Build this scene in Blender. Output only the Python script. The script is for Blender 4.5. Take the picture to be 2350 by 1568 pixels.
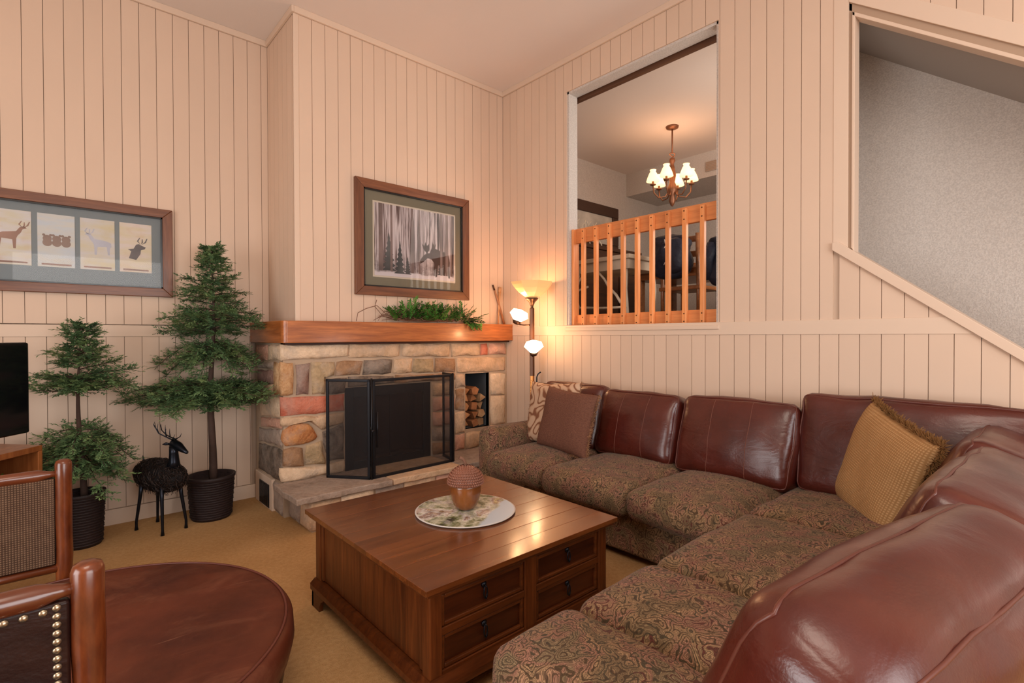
import bpy, bmesh, math, random
from math import sin, cos, pi, radians, sqrt
from mathutils import Vector, Matrix, noise
random.seed(7)
scn = bpy.context.scene
for o in list(bpy.data.objects): bpy.data.objects.remove(o)
COL = scn.collection

# ------------------------------------------------------------------ camera
F_PX, PITCH, ROLL, YAW = 1177.57, .0107, -.0029, .8403
CAM = Vector((-3.6106, -4.1703, 1.40))
fw = Vector((cos(YAW), sin(YAW), 0)); rt = Vector((sin(YAW), -cos(YAW), 0)); up = Vector((0, 0, 1))
f2 = fw*cos(PITCH) - up*sin(PITCH); u2 = up*cos(PITCH) + fw*sin(PITCH)
r3 = rt*cos(ROLL) + u2*sin(ROLL); u3 = u2*cos(ROLL) - rt*sin(ROLL)
cd = bpy.data.cameras.new('camera'); cam = bpy.data.objects.new('camera', cd); COL.objects.link(cam)
cd.sensor_width = 36; cd.lens = F_PX/2350*36; cd.clip_start = .03
cam.matrix_world = Matrix(((r3.x, u3.x, -f2.x, CAM.x), (r3.y, u3.y, -f2.y, CAM.y), (r3.z, u3.z, -f2.z, CAM.z), (0, 0, 0, 1)))
scn.camera = cam
# ------------------------------------------------------------------ view, world, lights
vs = scn.view_settings
vs.view_transform = 'Standard'; vs.look = 'None'; vs.gamma = 1; vs.use_curve_mapping = False; vs.exposure = -.22
w = bpy.data.worlds.new('world'); scn.world = w; w.use_nodes = True
w.node_tree.nodes['Background'].inputs[0].default_value = (.75, .87, 1, 1)
w.node_tree.nodes['Background'].inputs[1].default_value = 1.2

def area(name, loc, target, sx, sy, power, col):
    l = bpy.data.lights.new(name, 'AREA'); l.shape = 'RECTANGLE'; l.size = sx; l.size_y = sy; l.energy = power; l.color = col
    o = bpy.data.objects.new(name, l); COL.objects.link(o); o.location = loc
    o.rotation_euler = (Vector(target)-Vector(loc)).to_track_quat('-Z', 'Y').to_euler()
    return o
def point(name, loc, power, col, r=.03):
    l = bpy.data.lights.new(name, 'POINT'); l.energy = power; l.color = col; l.shadow_soft_size = r
    o = bpy.data.objects.new(name, l); COL.objects.link(o); o.location = loc; return o
WARM = (1, .50, .22)
DAY = (1, .96, .93)
area('window_daylight', (-2.6, -6.70, 1.75), (-2.6, 0, 1.5), 3.0, 2.2, 138, DAY)
area('glass_door_daylight', (-6.70, -3.0, 1.5), (0, -3.0, 1.3), 2.4, 2.2, 120, DAY)
area('ceiling_fill', (-4.0, -4.2, 3.90), (-4.0, -4.2, 0), 1.6, 1.6, 60, (1, .86, .72))  # unseen overhead panel added to even out the room light; no fixture there
area('dining_fill', (1.3, -2.80, 2.75), (1.3, .5, 2.3), 1.6, 1.2, 36, (1, .90, .80))  # added fill to lift the dining furniture; that wall has no window
area('stair_fill', (.45, -6.2, 1.7), (.72, -3.3, 2.7), .6, 1.4, 105, (1, .95, .92))  # added out-of-view lamp that brightens the stair wall

# ------------------------------------------------------------------ object helpers
def link(o, parent=None):
    COL.objects.link(o)
    if parent: o.parent = parent
    return o
def mesh_obj(name, V, Fc, mat, parent=None, smooth=False, label=None):
    me = bpy.data.meshes.new(name)
    off = Vector(parent.get('org', (0, 0, 0))) if parent else Vector((0, 0, 0))
    me.from_pydata([(v[0]-off[0], v[1]-off[1], v[2]-off[2]) for v in V], [], Fc); me.materials.append(mat); me.update()
    if smooth: me.polygons.foreach_set('use_smooth', [True]*len(me.polygons))
    o = bpy.data.objects.new(name, me); link(o, parent)
    if parent: o['org'] = list(off)
    if label: o['label'] = label
    return o
def tag(o, label, cat, group=None):
    o['label'] = label; o['category'] = cat
    if group: o['group'] = group
    return o
def thing(name, loc, label, cat, group=None):
    o = bpy.data.objects.new(name, None); link(o); o.location = loc; o.empty_display_size = .1
    o['org'] = list(loc); return tag(o, label, cat, group)
def struct(o): o['kind'] = 'structure'; return o
def stuff(o): o['kind'] = 'stuff'; return o

class G:
    """collects geometry in world coordinates"""
    def __init__(s): s.V = []; s.F = []
    def add(s, V, Fc, M=None):
        n = len(s.V)
        s.V += [tuple(M @ Vector(v)) if M else tuple(v) for v in V]
        s.F += [tuple(i+n for i in f) for f in Fc]; return s
    def box(s, x0, x1, y0, y1, z0, z1, M=None):
        V = [(x, y, z) for z in (z0, z1) for y in (y0, y1) for x in (x0, x1)]
        return s.add(V, [(0, 2, 3, 1), (4, 5, 7, 6), (0, 1, 5, 4), (2, 6, 7, 3), (0, 4, 6, 2), (1, 3, 7, 5)], M)
    def prism(s, poly, f0, f1):
        """poly 2D; f0/f1 map 2D to back/front 3D"""
        n = len(poly); V = [f0(p) for p in poly] + [f1(p) for p in poly]
        return s.add(V, [tuple(range(n))[::-1], tuple(range(n, 2*n))] + [(i, (i+1) % n, n+(i+1) % n, n+i) for i in range(n)])
    def tube(s, P, R, n=8, cap=True):
        P = [Vector(p) for p in P]
        if not isinstance(R, (list, tuple)): R = [R]*len(P)
        V = []; Fc = []; m = len(P)
        t = (P[1]-P[0]).normalized(); a = Vector((0, 0, 1)) if abs(t.z) < .9 else Vector((1, 0, 0))
        nrm = t.cross(a).normalized()
        for i in range(m):
            t = ((P[min(i+1, m-1)]-P[max(i-1, 0)])).normalized()
            nrm = (nrm - t*nrm.dot(t)).normalized(); b = t.cross(nrm)
            for k in range(n):
                an = 2*pi*k/n; V.append(P[i] + (nrm*cos(an)+b*sin(an))*R[i])
        for i in range(m-1):
            for k in range(n):
                k2 = (k+1) % n; Fc.append((i*n+k, i*n+k2, (i+1)*n+k2, (i+1)*n+k))
        if cap: Fc += [tuple(range(n))[::-1], tuple(range((m-1)*n, m*n))]
        return s.add(V, Fc)
    def lathe(s, prof, c, n=24, M=None, a0=0):
        V = []; Fc = []; m = len(prof)
        for r, z in prof:
            for k in range(n):
                a = 2*pi*k/n+a0; V.append((c[0]+r*cos(a), c[1]+r*sin(a), c[2]+z))
        for i in range(m-1):
            for k in range(n):
                k2 = (k+1) % n; Fc.append((i*n+k, i*n+k2, (i+1)*n+k2, (i+1)*n+k))
        if prof[0][0] > 1e-6: Fc.append(tuple(range(n))[::-1])
        if prof[-1][0] > 1e-6: Fc.append(tuple(range((m-1)*n, m*n)))
        return s.add(V, Fc, M)
    def o(s, name, mat, parent=None, smooth=False, bevel=0, label=None, seg=2, ang=40):
        ob = mesh_obj(name, s.V, s.F, mat, parent, smooth, label)
        if bevel:
            md = ob.modifiers.new('bevel', 'BEVEL'); md.width = bevel; md.segments = seg; md.limit_method = 'ANGLE'; md.angle_limit = radians(ang)
            ob.data.polygons.foreach_set('use_smooth', [True]*len(ob.data.polygons))
            md.harden_normals = False
            w_ = ob.modifiers.new('wn', 'WEIGHTED_NORMAL'); w_.keep_sharp = False
        return ob
def boxo(name, b, mat, parent=None, bevel=0, label=None, M=None):
    return G().box(*b, M=M).o(name, mat, parent, bevel=bevel, label=label)

# ------------------------------------------------------------------ materials
def s2l(c): return tuple(((x/255+.055)/1.055)**2.4 if x > 10 else x/255/12.92 for x in c)
class MT:
    def __init__(s, name, rough=.6, spec=.5, metal=0, coat=0, base=None):
        s.m = bpy.data.materials.new(name); s.m.use_nodes = True; s.t = s.m.node_tree; s.N = s.t.nodes
        s.b = s.N['Principled BSDF']; s.b.inputs['Roughness'].default_value = rough
        s.b.inputs['Specular IOR Level'].default_value = spec; s.b.inputs['Metallic'].default_value = metal
        s.b.inputs['Coat Weight'].default_value = coat; s.b.inputs['Coat Roughness'].default_value = .15
        if base: s.b.inputs['Base Color'].default_value = (*base, 1)
        s.tc = None
    def n(s, t, **k):
        n = s.N.new(t)
        for a, v in k.items():
            if a in ('sc', 'det', 'dist', 'rgh'): continue
            setattr(n, a, v)
        return n
    def l(s, a, b): s.t.links.new(a, b); return s
    def coord(s, scale=(1, 1, 1), rnd=False, rot=(0, 0, 0)):
        if not s.tc: s.tc = s.n('ShaderNodeTexCoord')
        mp = s.n('ShaderNodeMapping'); mp.inputs['Scale'].default_value = scale; mp.inputs['Rotation'].default_value = rot
        s.l(s.tc.outputs['Object'], mp.inputs[0])
        if rnd:
            oi = s.n('ShaderNodeObjectInfo'); vm = s.n('ShaderNodeVectorMath', operation='SCALE'); vm.inputs[0].default_value = (37, 53, 71)
            s.l(oi.outputs['Random'], vm.inputs['Scale']); s.l(vm.outputs[0], mp.inputs['Location'])
        return mp.outputs[0]
    def noise(s, vec, scale, det=4, rgh=.5, dist=0):
        n = s.n('ShaderNodeTexNoise'); n.inputs['Scale'].default_value = scale; n.inputs['Detail'].default_value = det
        n.inputs['Roughness'].default_value = rgh; n.inputs['Distortion'].default_value = dist; s.l(vec, n.inputs['Vector']); return n
    def ramp(s, fac, stops, interp='LINEAR'):
        r = s.n('ShaderNodeValToRGB'); s.l(fac, r.inputs[0]); e = r.color_ramp.elements; r.color_ramp.interpolation = interp
        while len(e) < len(stops): e.new(.5)
        for k, (p, c) in enumerate(stops): e[k].position = p; e[k].color = (*c, 1)
        return r.outputs[0]
    def mix(s, fac, a, b, mode='MIX'):
        m = s.n('ShaderNodeMix', data_type='RGBA', blend_type=mode)
        for i, v in ((0, fac), (6, a), (7, b)):
            if isinstance(v, (int, float)): m.inputs[i].default_value = v
            elif isinstance(v, tuple): m.inputs[i].default_value = (*v, 1)
            else: s.l(v, m.inputs[i])
        return m.outputs[2]
    def math(s, op, a, b=0.5, c=0):
        m = s.n('ShaderNodeMath', operation=op)
        for i, v in enumerate((a, b, c)):
            if isinstance(v, (int, float)): m.inputs[i].default_value = v
            else: s.l(v, m.inputs[i])
        return m.outputs[0]
    def col(s, c): s.l(c, s.b.inputs['Base Color']); return s
    def rough(s, c): s.l(c, s.b.inputs['Roughness']); return s
    def bump(s, h, strength=.3, dist=.01):
        b = s.n('ShaderNodeBump'); b.inputs['Strength'].default_value = strength; b.inputs['Distance'].default_value = dist
        s.l(h, b.inputs['Height']); s.l(b.outputs[0], s.b.inputs['Normal']); return s
    def done(s): return s.m

def plain(name, c, rough=.6, spec=.5, metal=0, coat=0, bscale=0, bstr=.2, bdist=.002, vary=0):
    m = MT(name, rough, spec, metal, coat, c)
    v = m.coord((1, 1, 1))
    if vary:
        nz = m.noise(v, 3, 5); m.col(m.ramp(nz.outputs[0], [(.3, tuple(x*(1-vary) for x in c)), (.7, tuple(min(1, x*(1+vary)) for x in c))]))
    if bscale: m.bump(m.noise(v, bscale, 3).outputs[0], bstr, bdist)
    return m.done()
def wood(name, c1, c2, axis='x', scale=1, rough=.35, coat=0, stretch=14, rnd=True, spec=.5, bstr=.15):
    m = MT(name, rough, spec, 0, coat)
    sc = [stretch*scale]*3; sc['xyz'.index(axis)] = 1.0*scale
    v = m.coord(tuple(sc), rnd)
    a = m.noise(v, 1.6, 6, .6, .6); b = m.noise(v, 7, 4, .6)
    fac = m.math('ADD', m.math('MULTIPLY', a.outputs[0], .7), m.math('MULTIPLY', b.outputs[0], .3))
    mid = tuple((x+y)/2 for x, y in zip(c1, c2))
    c = m.ramp(fac, [(.34, c1), (.5, mid), (.64, c2)])
    if rnd:
        oi = m.n('ShaderNodeObjectInfo'); hs = m.n('ShaderNodeHueSaturation')
        m.l(m.math('MULTIPLY_ADD', oi.outputs['Random'], .28, .86), hs.inputs['Value']); m.l(c, hs.inputs['Color']); c = hs.outputs[0]
    m.col(c).bump(fac, bstr, .003)
    return m.done()

def paint(name, c, vary=.03):
    m = MT(name, .62, .35)
    v = m.coord((1, 1, 1), True); nz = m.noise(v, 1.2, 4)
    m.col(m.ramp(nz.outputs[0], [(.3, tuple(x*(1-vary) for x in c)), (.7, tuple(x*(1+vary) for x in c))]))
    m.bump(m.noise(m.coord((60, 60, 3)), 3, 3).outputs[0], .06, .002)
    return m.done()
PAINT_C = (.69, .515, .39)
M_paint = paint('cream_paint', PAINT_C)
M_groove = paint('groove_paint', (.42, .30, .215), .01)
M_trimp = paint('cream_trim_paint', (.71, .545, .42), .01)
M_groove_soft = paint('groove_paint_soft', (.56, .415, .31), .01)
m = MT('ceiling_texture', .9, .1); v = m.coord(); m.col(m.ramp(m.noise(v, .8, 3).outputs[0], [(.3, (.76, .665, .60)), (.7, (.79, .69, .625))])).bump(m.noise(v, 60, 3).outputs[0], .15, .004); M_ceil = m.done()
m = MT('stipple_plaster', .9, .2); v = m.coord(); nz = m.noise(v, 110, 4, .6)
m.col(m.ramp(nz.outputs[0], [(.38, (.54, .49, .45)), (.62, (.67, .615, .565))])).bump(nz.outputs[0], .5, .01); M_stip = m.done()
m = MT('carpet', .95, .05); v = m.coord(); a = m.noise(v, 260, 2); b = m.noise(v, 2.2, 4); bb = m.noise(v, 45, 3)
c = m.mix(.4, m.ramp(b.outputs[0], [(.35, (.46, .25, .10)), (.65, (.62, .365, .165))]), m.ramp(a.outputs[0], [(.3, (.37, .20, .075)), (.7, (.70, .44, .21))]))
m.col(m.mix(.25, c, m.ramp(bb.outputs[0], [(.35, (.38, .215, .08)), (.65, (.66, .42, .20))]))).bump(m.math('ADD', a.outputs[0], bb.outputs[0]), .6, .008); M_carpet = m.done()

M_mantel = wood('orange_oak', (.23, .058, .012), (.52, .165, .04), 'x', 1.2, .32, .3)
M_mantel_y = wood('orange_oak_side', (.23, .058, .012), (.50, .16, .04), 'y', 1.2, .32, .3)
M_rail = wood('honey_fir', (.66, .22, .065), (.90, .37, .13), 'z', 1.2, .4, .1)
M_rail_y = wood('honey_fir_rail', (.62, .20, .06), (.84, .32, .105), 'y', 1.2, .4, .1)
M_tabtop = wood('cherry_tabletop', (.075, .019, .004), (.175, .052, .012), 'x', 1.0, .27, .55, stretch=10)
M_tab = wood('cherry_wood', (.055, .013, .003), (.14, .037, .008), 'z', 1.3, .36, .0, spec=.3)
M_tabx = wood('cherry_wood_rail', (.055, .013, .003), (.14, .037, .008), 'x', 1.3, .36, .0, spec=.3)
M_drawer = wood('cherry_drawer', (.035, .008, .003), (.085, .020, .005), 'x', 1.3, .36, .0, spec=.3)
M_log = wood('hickory_log', (.055, .009, .003), (.21, .050, .012), 'z', 2.2, .28, .4, stretch=3.5)
M_logx = wood('hickory_log_rail', (.065, .012, .004), (.18, .046, .014), 'x', 1.3, .28, .5, stretch=7)
M_frame = wood('picture_frame_wood', (.11, .034, .013), (.22, .078, .03), 'x', 1.6, .4, .1)
M_frame_z = wood('picture_frame_wood_upright', (.11, .034, .013), (.22, .078, .03), 'z', 1.6, .4, .1)
M_dark = plain('black_metal', (.018, .018, .022), .38, .5, .6, bscale=80, bstr=.1)
M_bronze = plain('dark_bronze', (.10, .045, .025), .35, .5, .7)
M_copper = plain('copper_band', (.50, .20, .05), .3, .5, .7)
M_black = plain('black_plastic', (.006, .006, .008), .25, .5)
M_soot = plain('firebox_soot', (.012, .010, .010), .85, .2, bscale=12, bstr=.3)
M_doorglass = plain('firebox_dark_glass', (.012, .008, .009), .12, .5)
M_slate = plain('niche_slate', (.10, .115, .13), .7, .3, vary=.2)
M_mortar = plain('mortar', (.46, .34, .24), .9, .2, bscale=50, bstr=.6, bdist=.006, vary=.2)
M_white = plain('white_trim', (.62, .58, .54), .5, .4)
M_brass = plain('antique_brass_nail', (.42, .34, .24), .32, .5, .9)
M_iron = plain('blackened_iron', (.02, .022, .03), .3, .5, .8)

def leather(name, c1, c2, rough=.33, coat=.25, wr=1.0, scr=0):
    m = MT(name, rough, .5, 0, coat); m.b.inputs['Coat Roughness'].default_value = .22
    v = m.coord((1, 1, 1), True); a = m.noise(v, 3.2, 5, .6)
    c = m.ramp(a.outputs[0], [(.32, c1), (.66, c2)])
    if scr:
        sv = m.coord((1.3, 2.2, 3), rot=(0, 0, .45)); s1 = m.noise(sv, 1.6, 6, .72, 1.4)
        c = m.mix(m.ramp(s1.outputs[0], [(.50, (0, 0, 0)), (.72, (.20, .20, .20))]), c, (.36, .15, .08))
        s2 = m.noise(m.coord((1.5, 30, 3), rot=(0, 0, -.5)), 1.4, 2, .5, .3)
        c = m.mix(m.ramp(s2.outputs[0], [(.70, (0, 0, 0)), (.78, (.30, .30, .30))]), c, (.42, .20, .12))
    m.col(c)
    m.rough(m.ramp(m.noise(v, 6, 4).outputs[0], [(.3, (rough*.8,)*3), (.7, (rough*1.35,)*3)]))
    big = m.noise(m.coord((1, 1, 2.2), True), 5.0, 4, .5, .5); fine = m.noise(v, 160, 2)
    m.bump(m.math('ADD', m.math('MULTIPLY', big.outputs[0], 1.0), m.math('MULTIPLY', fine.outputs[0], .06)), .26*wr, .03)
    return m.done()
M_leather = leather('oxblood_leather', (.052, .0075, .005), (.095, .0145, .008), .31, .3)
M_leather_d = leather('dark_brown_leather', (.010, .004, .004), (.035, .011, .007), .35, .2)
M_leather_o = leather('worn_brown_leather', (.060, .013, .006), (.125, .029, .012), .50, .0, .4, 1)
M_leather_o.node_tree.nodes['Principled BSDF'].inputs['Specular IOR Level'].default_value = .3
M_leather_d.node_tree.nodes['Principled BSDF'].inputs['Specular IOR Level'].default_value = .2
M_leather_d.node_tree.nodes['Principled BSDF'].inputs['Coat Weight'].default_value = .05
M_piping = plain('leather_piping', (.11, .028, .018), .4, .5)
M_stitch = plain('tan_stitching', (.17, .06, .04), .6, .3)

def paisley(name):
    m = MT(name, .93, .12)
    try: m.b.inputs['Sheen Weight'].default_value = .08
    except Exception: pass
    v = m.coord((1, 1, 1), True)
    wn = m.noise(v, 9, 2, .5)
    off = m.n('ShaderNodeVectorMath', operation='MULTIPLY_ADD'); m.l(wn.outputs['Color'], off.inputs[0]); off.inputs[1].default_value = (.17, .17, .17); m.l(v, off.inputs[2])
    def vor(vec, sc, feat='F1'):
        n = m.n('ShaderNodeTexVoronoi', feature=feat); n.inputs['Scale'].default_value = sc; m.l(vec, n.inputs['Vector']); return n
    V1 = vor(off.outputs[0], 17); rings = m.math('SINE', m.math('MULTIPLY', V1.outputs['Distance'], 30))
    lines = m.ramp(m.math('MULTIPLY_ADD', rings, .5, .5), [(.14, (0, 0, 0)), (.34, (1, 1, 1))])     # dark contour lines
    V2 = vor(off.outputs[0], 62); r2 = m.math('SINE', m.math('MULTIPLY', V2.outputs['Distance'], 26))
    small = m.ramp(r2, [(.05, (0, 0, 0)), (.45, (1, 1, 1))])
    base = m.ramp(m.noise(off.outputs[0], 7, 2).outputs[0], [(.36, (.22, .15, .08)), (.46, (.36, .225, .12)), (.56, (.33, .16, .11)), (.64, (.25, .18, .10))])
    rgb = m.ramp(V1.outputs['Color'], [(.0, (.085, .055, .028)), (.42, (.12, .04, .03)), (.55, (.075, .06, .035)), (.8, (.10, .06, .035))], 'CONSTANT')
    c = m.mix(m.math('SUBTRACT', 1, lines), base, rgb)
    c = m.mix(m.math('MULTIPLY', m.math('SUBTRACT', 1, small), .65), c, (.055, .03, .018))
    m.col(c).bump(m.math('ADD', rings, m.noise(v, 300, 2).outputs[0]), .12, .003)
    return m.done()
M_pais = paisley('paisley_chenille')
def weave(name, c1, c2, sc, rough=.9, d2='Z'):
    m = MT(name, rough, .15); v = m.coord()
    w1 = m.n('ShaderNodeTexWave', wave_type='BANDS', bands_direction='X'); w1.inputs['Scale'].default_value = sc; w1.inputs['Distortion'].default_value = .35; m.l(v, w1.inputs['Vector'])
    w2 = m.n('ShaderNodeTexWave', wave_type='BANDS', bands_direction=d2); w2.inputs['Scale'].default_value = sc; w2.inputs['Distortion'].default_value = .35; m.l(v, w2.inputs['Vector'])
    f = m.math('MULTIPLY', w1.outputs['Fac'], w2.outputs['Fac']); nz = m.noise(v, 18, 4)
    f2_ = m.math('ADD', m.math('MULTIPLY', f, .7), m.math('MULTIPLY', nz.outputs[0], .3))
    m.col(m.ramp(f2_, [(.15, c1), (.6, c2)])).bump(f, .4, .003); return m.done()
M_gold = weave('gold_basket_cloth', (.33, .175, .07), (.50, .30, .14), 26, d2='Y')
m = MT('brown_chenille', .9, .15); v = m.coord((30, 160, 30)); nn = m.noise(v, 2.2, 4, .6); m.col(m.ramp(nn.outputs[0], [(.3, (.11, .045, .03)), (.7, (.21, .095, .062))])).bump(nn.outputs[0], .4, .003); M_brownc = m.done()
M_wovenp = weave('woven_cane', (.06, .032, .02), (.20, .12, .075), 34)
m = MT('tapestry_cream', .9, .15); v = m.coord(); nn = m.noise(v, 6.5, 1, .4, .2); wv = m.math('MULTIPLY_ADD', m.math('SINE', m.math('MULTIPLY', nn.outputs[0], 46)), .5, .5)
m.col(m.ramp(wv, [(.06, (.24, .10, .055)), (.22, (.46, .27, .16)), (.6, (.60, .40, .27))])).bump(m.noise(v, 200, 2).outputs[0], .2, .003); M_tap = m.done()
M_fringe_g = plain('gold_fringe', (.24, .12, .045), .9, .1, vary=.5)
M_fringe_b = plain('brown_fringe', (.34, .18, .10), .9, .1, vary=.4)

def foliage(name, cs):
    m = MT(name, .6, .3); v = m.coord(); a = m.noise(v, 9, 4); 
    m.col(m.ramp(a.outputs[0], [(.3, cs[0]), (.5, cs[1]), (.7, cs[2])])); 
    m.b.inputs['Subsurface Weight'].default_value = 0
    return m.done()
M_fol = foliage('cedar_green', ((.075, .145, .07), (.14, .24, .10), (.24, .33, .13)))
M_fol2 = foliage('bright_fir_green', ((.03, .11, .015), (.06, .19, .025), (.13, .30, .05)))
M_bark = plain('trunk_bark', (.075, .045, .035), .85, .2, bscale=40, bstr=.6, bdist=.006, vary=.4)
M_twig = plain('brown_twig', (.20, .10, .065), .8, .2, vary=.4)
M_pot = plain('dark_basket', (.022, .012, .012), .6, .4, bscale=60, bstr=.5, bdist=.006, vary=.3)
M_twigw = plain('peeled_twig', (.72, .64, .52), .7, .2, vary=.2)

def emis(name, c, st, base=None, rough=.4):
    m = MT(name, rough, .4, base=base or c); m.b.inputs['Emission Color'].default_value = (*c, 1); m.b.inputs['Emission Strength'].default_value = st; return m.done()
def glass_mat(name, tint, alpha, rough=.02):
    m = bpy.data.materials.new(name); m.use_nodes = True; t = m.node_tree; N = t.nodes; N.clear()
    out = N.new('ShaderNodeOutputMaterial'); tr = N.new('ShaderNodeBsdfTransparent'); gl = N.new('ShaderNodeBsdfGlossy'); mx = N.new('ShaderNodeMixShader'); fr = N.new('ShaderNodeFresnel')
    fr.inputs[0].default_value = 1.22; gl.inputs['Roughness'].default_value = rough; tr.inputs[0].default_value = (*tint, 1)
    t.links.new(fr.outputs[0], mx.inputs[0]); t.links.new(tr.outputs[0], mx.inputs[1]); t.links.new(gl.outputs[0], mx.inputs[2]); t.links.new(mx.outputs[0], out.inputs[0]); return m
M_glass = glass_mat('picture_glass', (.97, .97, .97), 1)
m = bpy.data.materials.new('wire_mesh'); m.use_nodes = True; t = m.node_tree; t.nodes.clear()
o_ = t.nodes.new('ShaderNodeOutputMaterial'); tr = t.nodes.new('ShaderNodeBsdfTransparent'); df = t.nodes.new('ShaderNodeBsdfPrincipled'); mx = t.nodes.new('ShaderNodeMixShader')
df.inputs['Base Color'].default_value = (.014, .010, .010, 1); df.inputs['Roughness'].default_value = .6; mx.inputs[0].default_value = .30
t.links.new(tr.outputs[0], mx.inputs[1]); t.links.new(df.outputs[0], mx.inputs[2]); t.links.new(mx.outputs[0], o_.inputs[0]); M_mesh = m

# ------------------------------------------------------------------ room shell
CZ = 4.0; RT = 1.404; RTOP = 1.497; WB = .1086
XL, YB_, YA = -6.8, -6.8, .6639
def wallo(name, boxes, mat):
    g = G()
    for b in boxes: g.box(*b)
    return struct(g.o(name, mat))
floor = struct(boxo('floor', (XL, 0, YB_, YA, -.10, 0), M_carpet))
ceil = struct(boxo('ceiling', (XL-.1, .012, YB_-.1, YA+.1, CZ, CZ+.1), M_ceil))
wA = wallo('wall_left', [(XL, -2.0, YA+.012, YA+.12, -.1, CZ)], M_groove)
wC = wallo('wall_chimney', [(-2.162, .0, .012, .10, 1.50, CZ), (-2.162, -2.06, .10, YA+.012, 1.50, CZ)], M_groove_soft)
oy0, oy1, oz0, oz1 = -2.389, -.915, 1.475, 3.685          # look-through opening
def zc(y): return 1.934+.784*(y+3.157)                     # slope of the stair knee wall
def zt(y): return 3.416+.775*(y+3.205)                     # slope of the stair opening head
T0, T1 = .012, .115
gB = G(); fx = lambda x: (lambda p: (x, p[0], p[1]))
for poly in ([(YA, -.1), (YA, CZ), (oy1, CZ), (oy1, -.1)], [(oy1, -.1), (oy1, oz0), (oy0, oz0), (oy0, -.1)], [(oy1, oz1), (oy1, CZ), (oy0, CZ), (oy0, oz1)],
             [(oy0, -.1), (oy0, CZ), (-3.205, CZ), (-3.205, -.1)], [(-3.205, -.1), (-3.205, zc(-3.205)-.02), (-5.6, max(.02, zc(-5.6)-.02)), (-5.6, -.1)],
             [(-3.205, zt(-3.205)), (-3.205, CZ), (-5.6, CZ), (-5.6, zt(-5.6))], [(-5.6, -.1), (-5.6, CZ), (YB_, CZ), (YB_, -.1)]):
    gB.prism(poly, fx(T1), fx(T0))
wB = struct(gB.o('wall_right', M_groove_soft))

def clip(poly, a, b, c):                                   # keep a*x+b*y<=c
    out = []
    for i in range(len(poly)):
        p, q = poly[i], poly[(i+1) % len(poly)]; dp = a*p[0]+b*p[1]-c; dq = a*q[0]+b*q[1]-c
        if dp <= 0: out.append(p)
        if dp*dq < 0:
            t = dp/(dp-dq); out.append((p[0]+(q[0]-p[0])*t, p[1]+(q[1]-p[1])*t))
    return out
def area2(P): return abs(sum(P[i][0]*P[(i+1) % len(P)][1]-P[(i+1) % len(P)][0]*P[i][1] for i in range(len(P))))/2
def boards(parent, regions, g0, fback, ffront, gap=.0019):
    for R in regions:
        lo = min(p[0] for p in R); hi = max(p[0] for p in R)
        k = math.floor((lo-g0)/WB)
        while g0+k*WB < hi:
            a, b = g0+k*WB+gap, g0+(k+1)*WB-gap; k += 1
            P = clip(clip(R, -1, 0, -a), 1, 0, b)
            if len(P) > 2 and area2(P) > .0012: G().prism(P, fback, ffront).o('board', M_paint, parent)
# wall A
boards(wA, [[(XL, .12), (-2.33, .12), (-2.33, RT), (XL, RT)], [(XL, RTOP), (-2.176, RTOP), (-2.176, 3.95), (XL, 3.95)]], -3.8575, lambda p: (p[0], YA+.013, p[1]), lambda p: (p[0], YA, p[1]))
# chimney breast front and side
boards(wC, [[(-2.14, 1.50), (-.002, 1.50), (-.002, 3.95), (-2.14, 3.95)]], -2.0326, lambda p: (p[0], .013, p[1]), lambda p: (p[0], 0, p[1]))
boards(wC, [[(.03, 1.50), (YA-.002, 1.50), (YA-.002, 3.95), (.03, 3.95)]], .055, lambda p: (-2.161, p[0], p[1]), lambda p: (-2.1745, p[0], p[1]))
# wall B
cap = .036
def yat(z): return (z+cap-1.934)/.784-3.157
regB = [[(0, .12), (0, RT), (yat(RT), RT), (yat(.12), .12)],
        [(0, RTOP), (0, 3.95), (oy1, 3.95), (oy1, RTOP)], [(oy1, oz1), (oy1, 3.95), (oy0, 3.95), (oy0, oz1)],
        [(oy0, RTOP), (oy0, 3.95), (-3.125, 3.95), (-3.125, RTOP)],
        [(-3.157, RTOP), (-3.157, 1.934-cap), (yat(RTOP), RTOP)],
        [(-3.15, 3.95), (-3.15, zt(-3.15)+.11), (-5.6, zt(-5.6)+.11), (-5.6, 3.95)], [(-5.6, .12), (-5.6, 3.95), (YB_, 3.95), (YB_, .12)]]
boards(wB, regB, -2.3989, fx(.013), fx(0))
# trims
def trim(n, mat, gg): return struct(gg.o('trim_%d' % n, mat, bevel=.003))
trim(1, M_trimp, G().box(XL, -2.30, YA-.006, YA+.012, RT, RTOP).box(XL, -2.18, YA-.006, YA+.012, RTOP-.01, RTOP))
trim(2, M_trimp, G().prism([(0, RT), (0, RTOP), (yat(RTOP), RTOP), (yat(RT), RT)], fx(.012), fx(-.006)))
trim(3, M_trimp, G().prism([(-3.125, 1.97), (-3.16, 1.97), (-5.5, zc(-5.5)+.0), (-5.5, zc(-5.5)-cap), (-3.125, 1.96-cap)], fx(T1+.02), fx(-.022)))
trim(4, M_trimp, G().prism([(-3.125, CZ-.05), (-3.125, 1.97), (-3.205, 1.93), (-3.205, CZ-.05)], fx(T1+.01), fx(-.004)))
trim(5, M_trimp, G().prism([(-3.205, zt(-3.205)), (-3.205, zt(-3.205)+.11), (-5.5, zt(-5.5)+.11), (-5.5, zt(-5.5))], fx(T1+.01), fx(-.004)))
trim(6, M_trimp, G().prism([(-3.222, zt(-3.222)-.075), (-3.222, zt(-3.222)-.05), (-5.5, zt(-5.5)-.05), (-5.5, zt(-5.5)-.075)], fx(.09), fx(-.002)).prism([(-3.222, 1.93), (-3.222, zt(-3.222)-.05), (-3.238, zt(-3.238)-.05), (-3.238, 1.90)], fx(.09), fx(-.002)))
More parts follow.
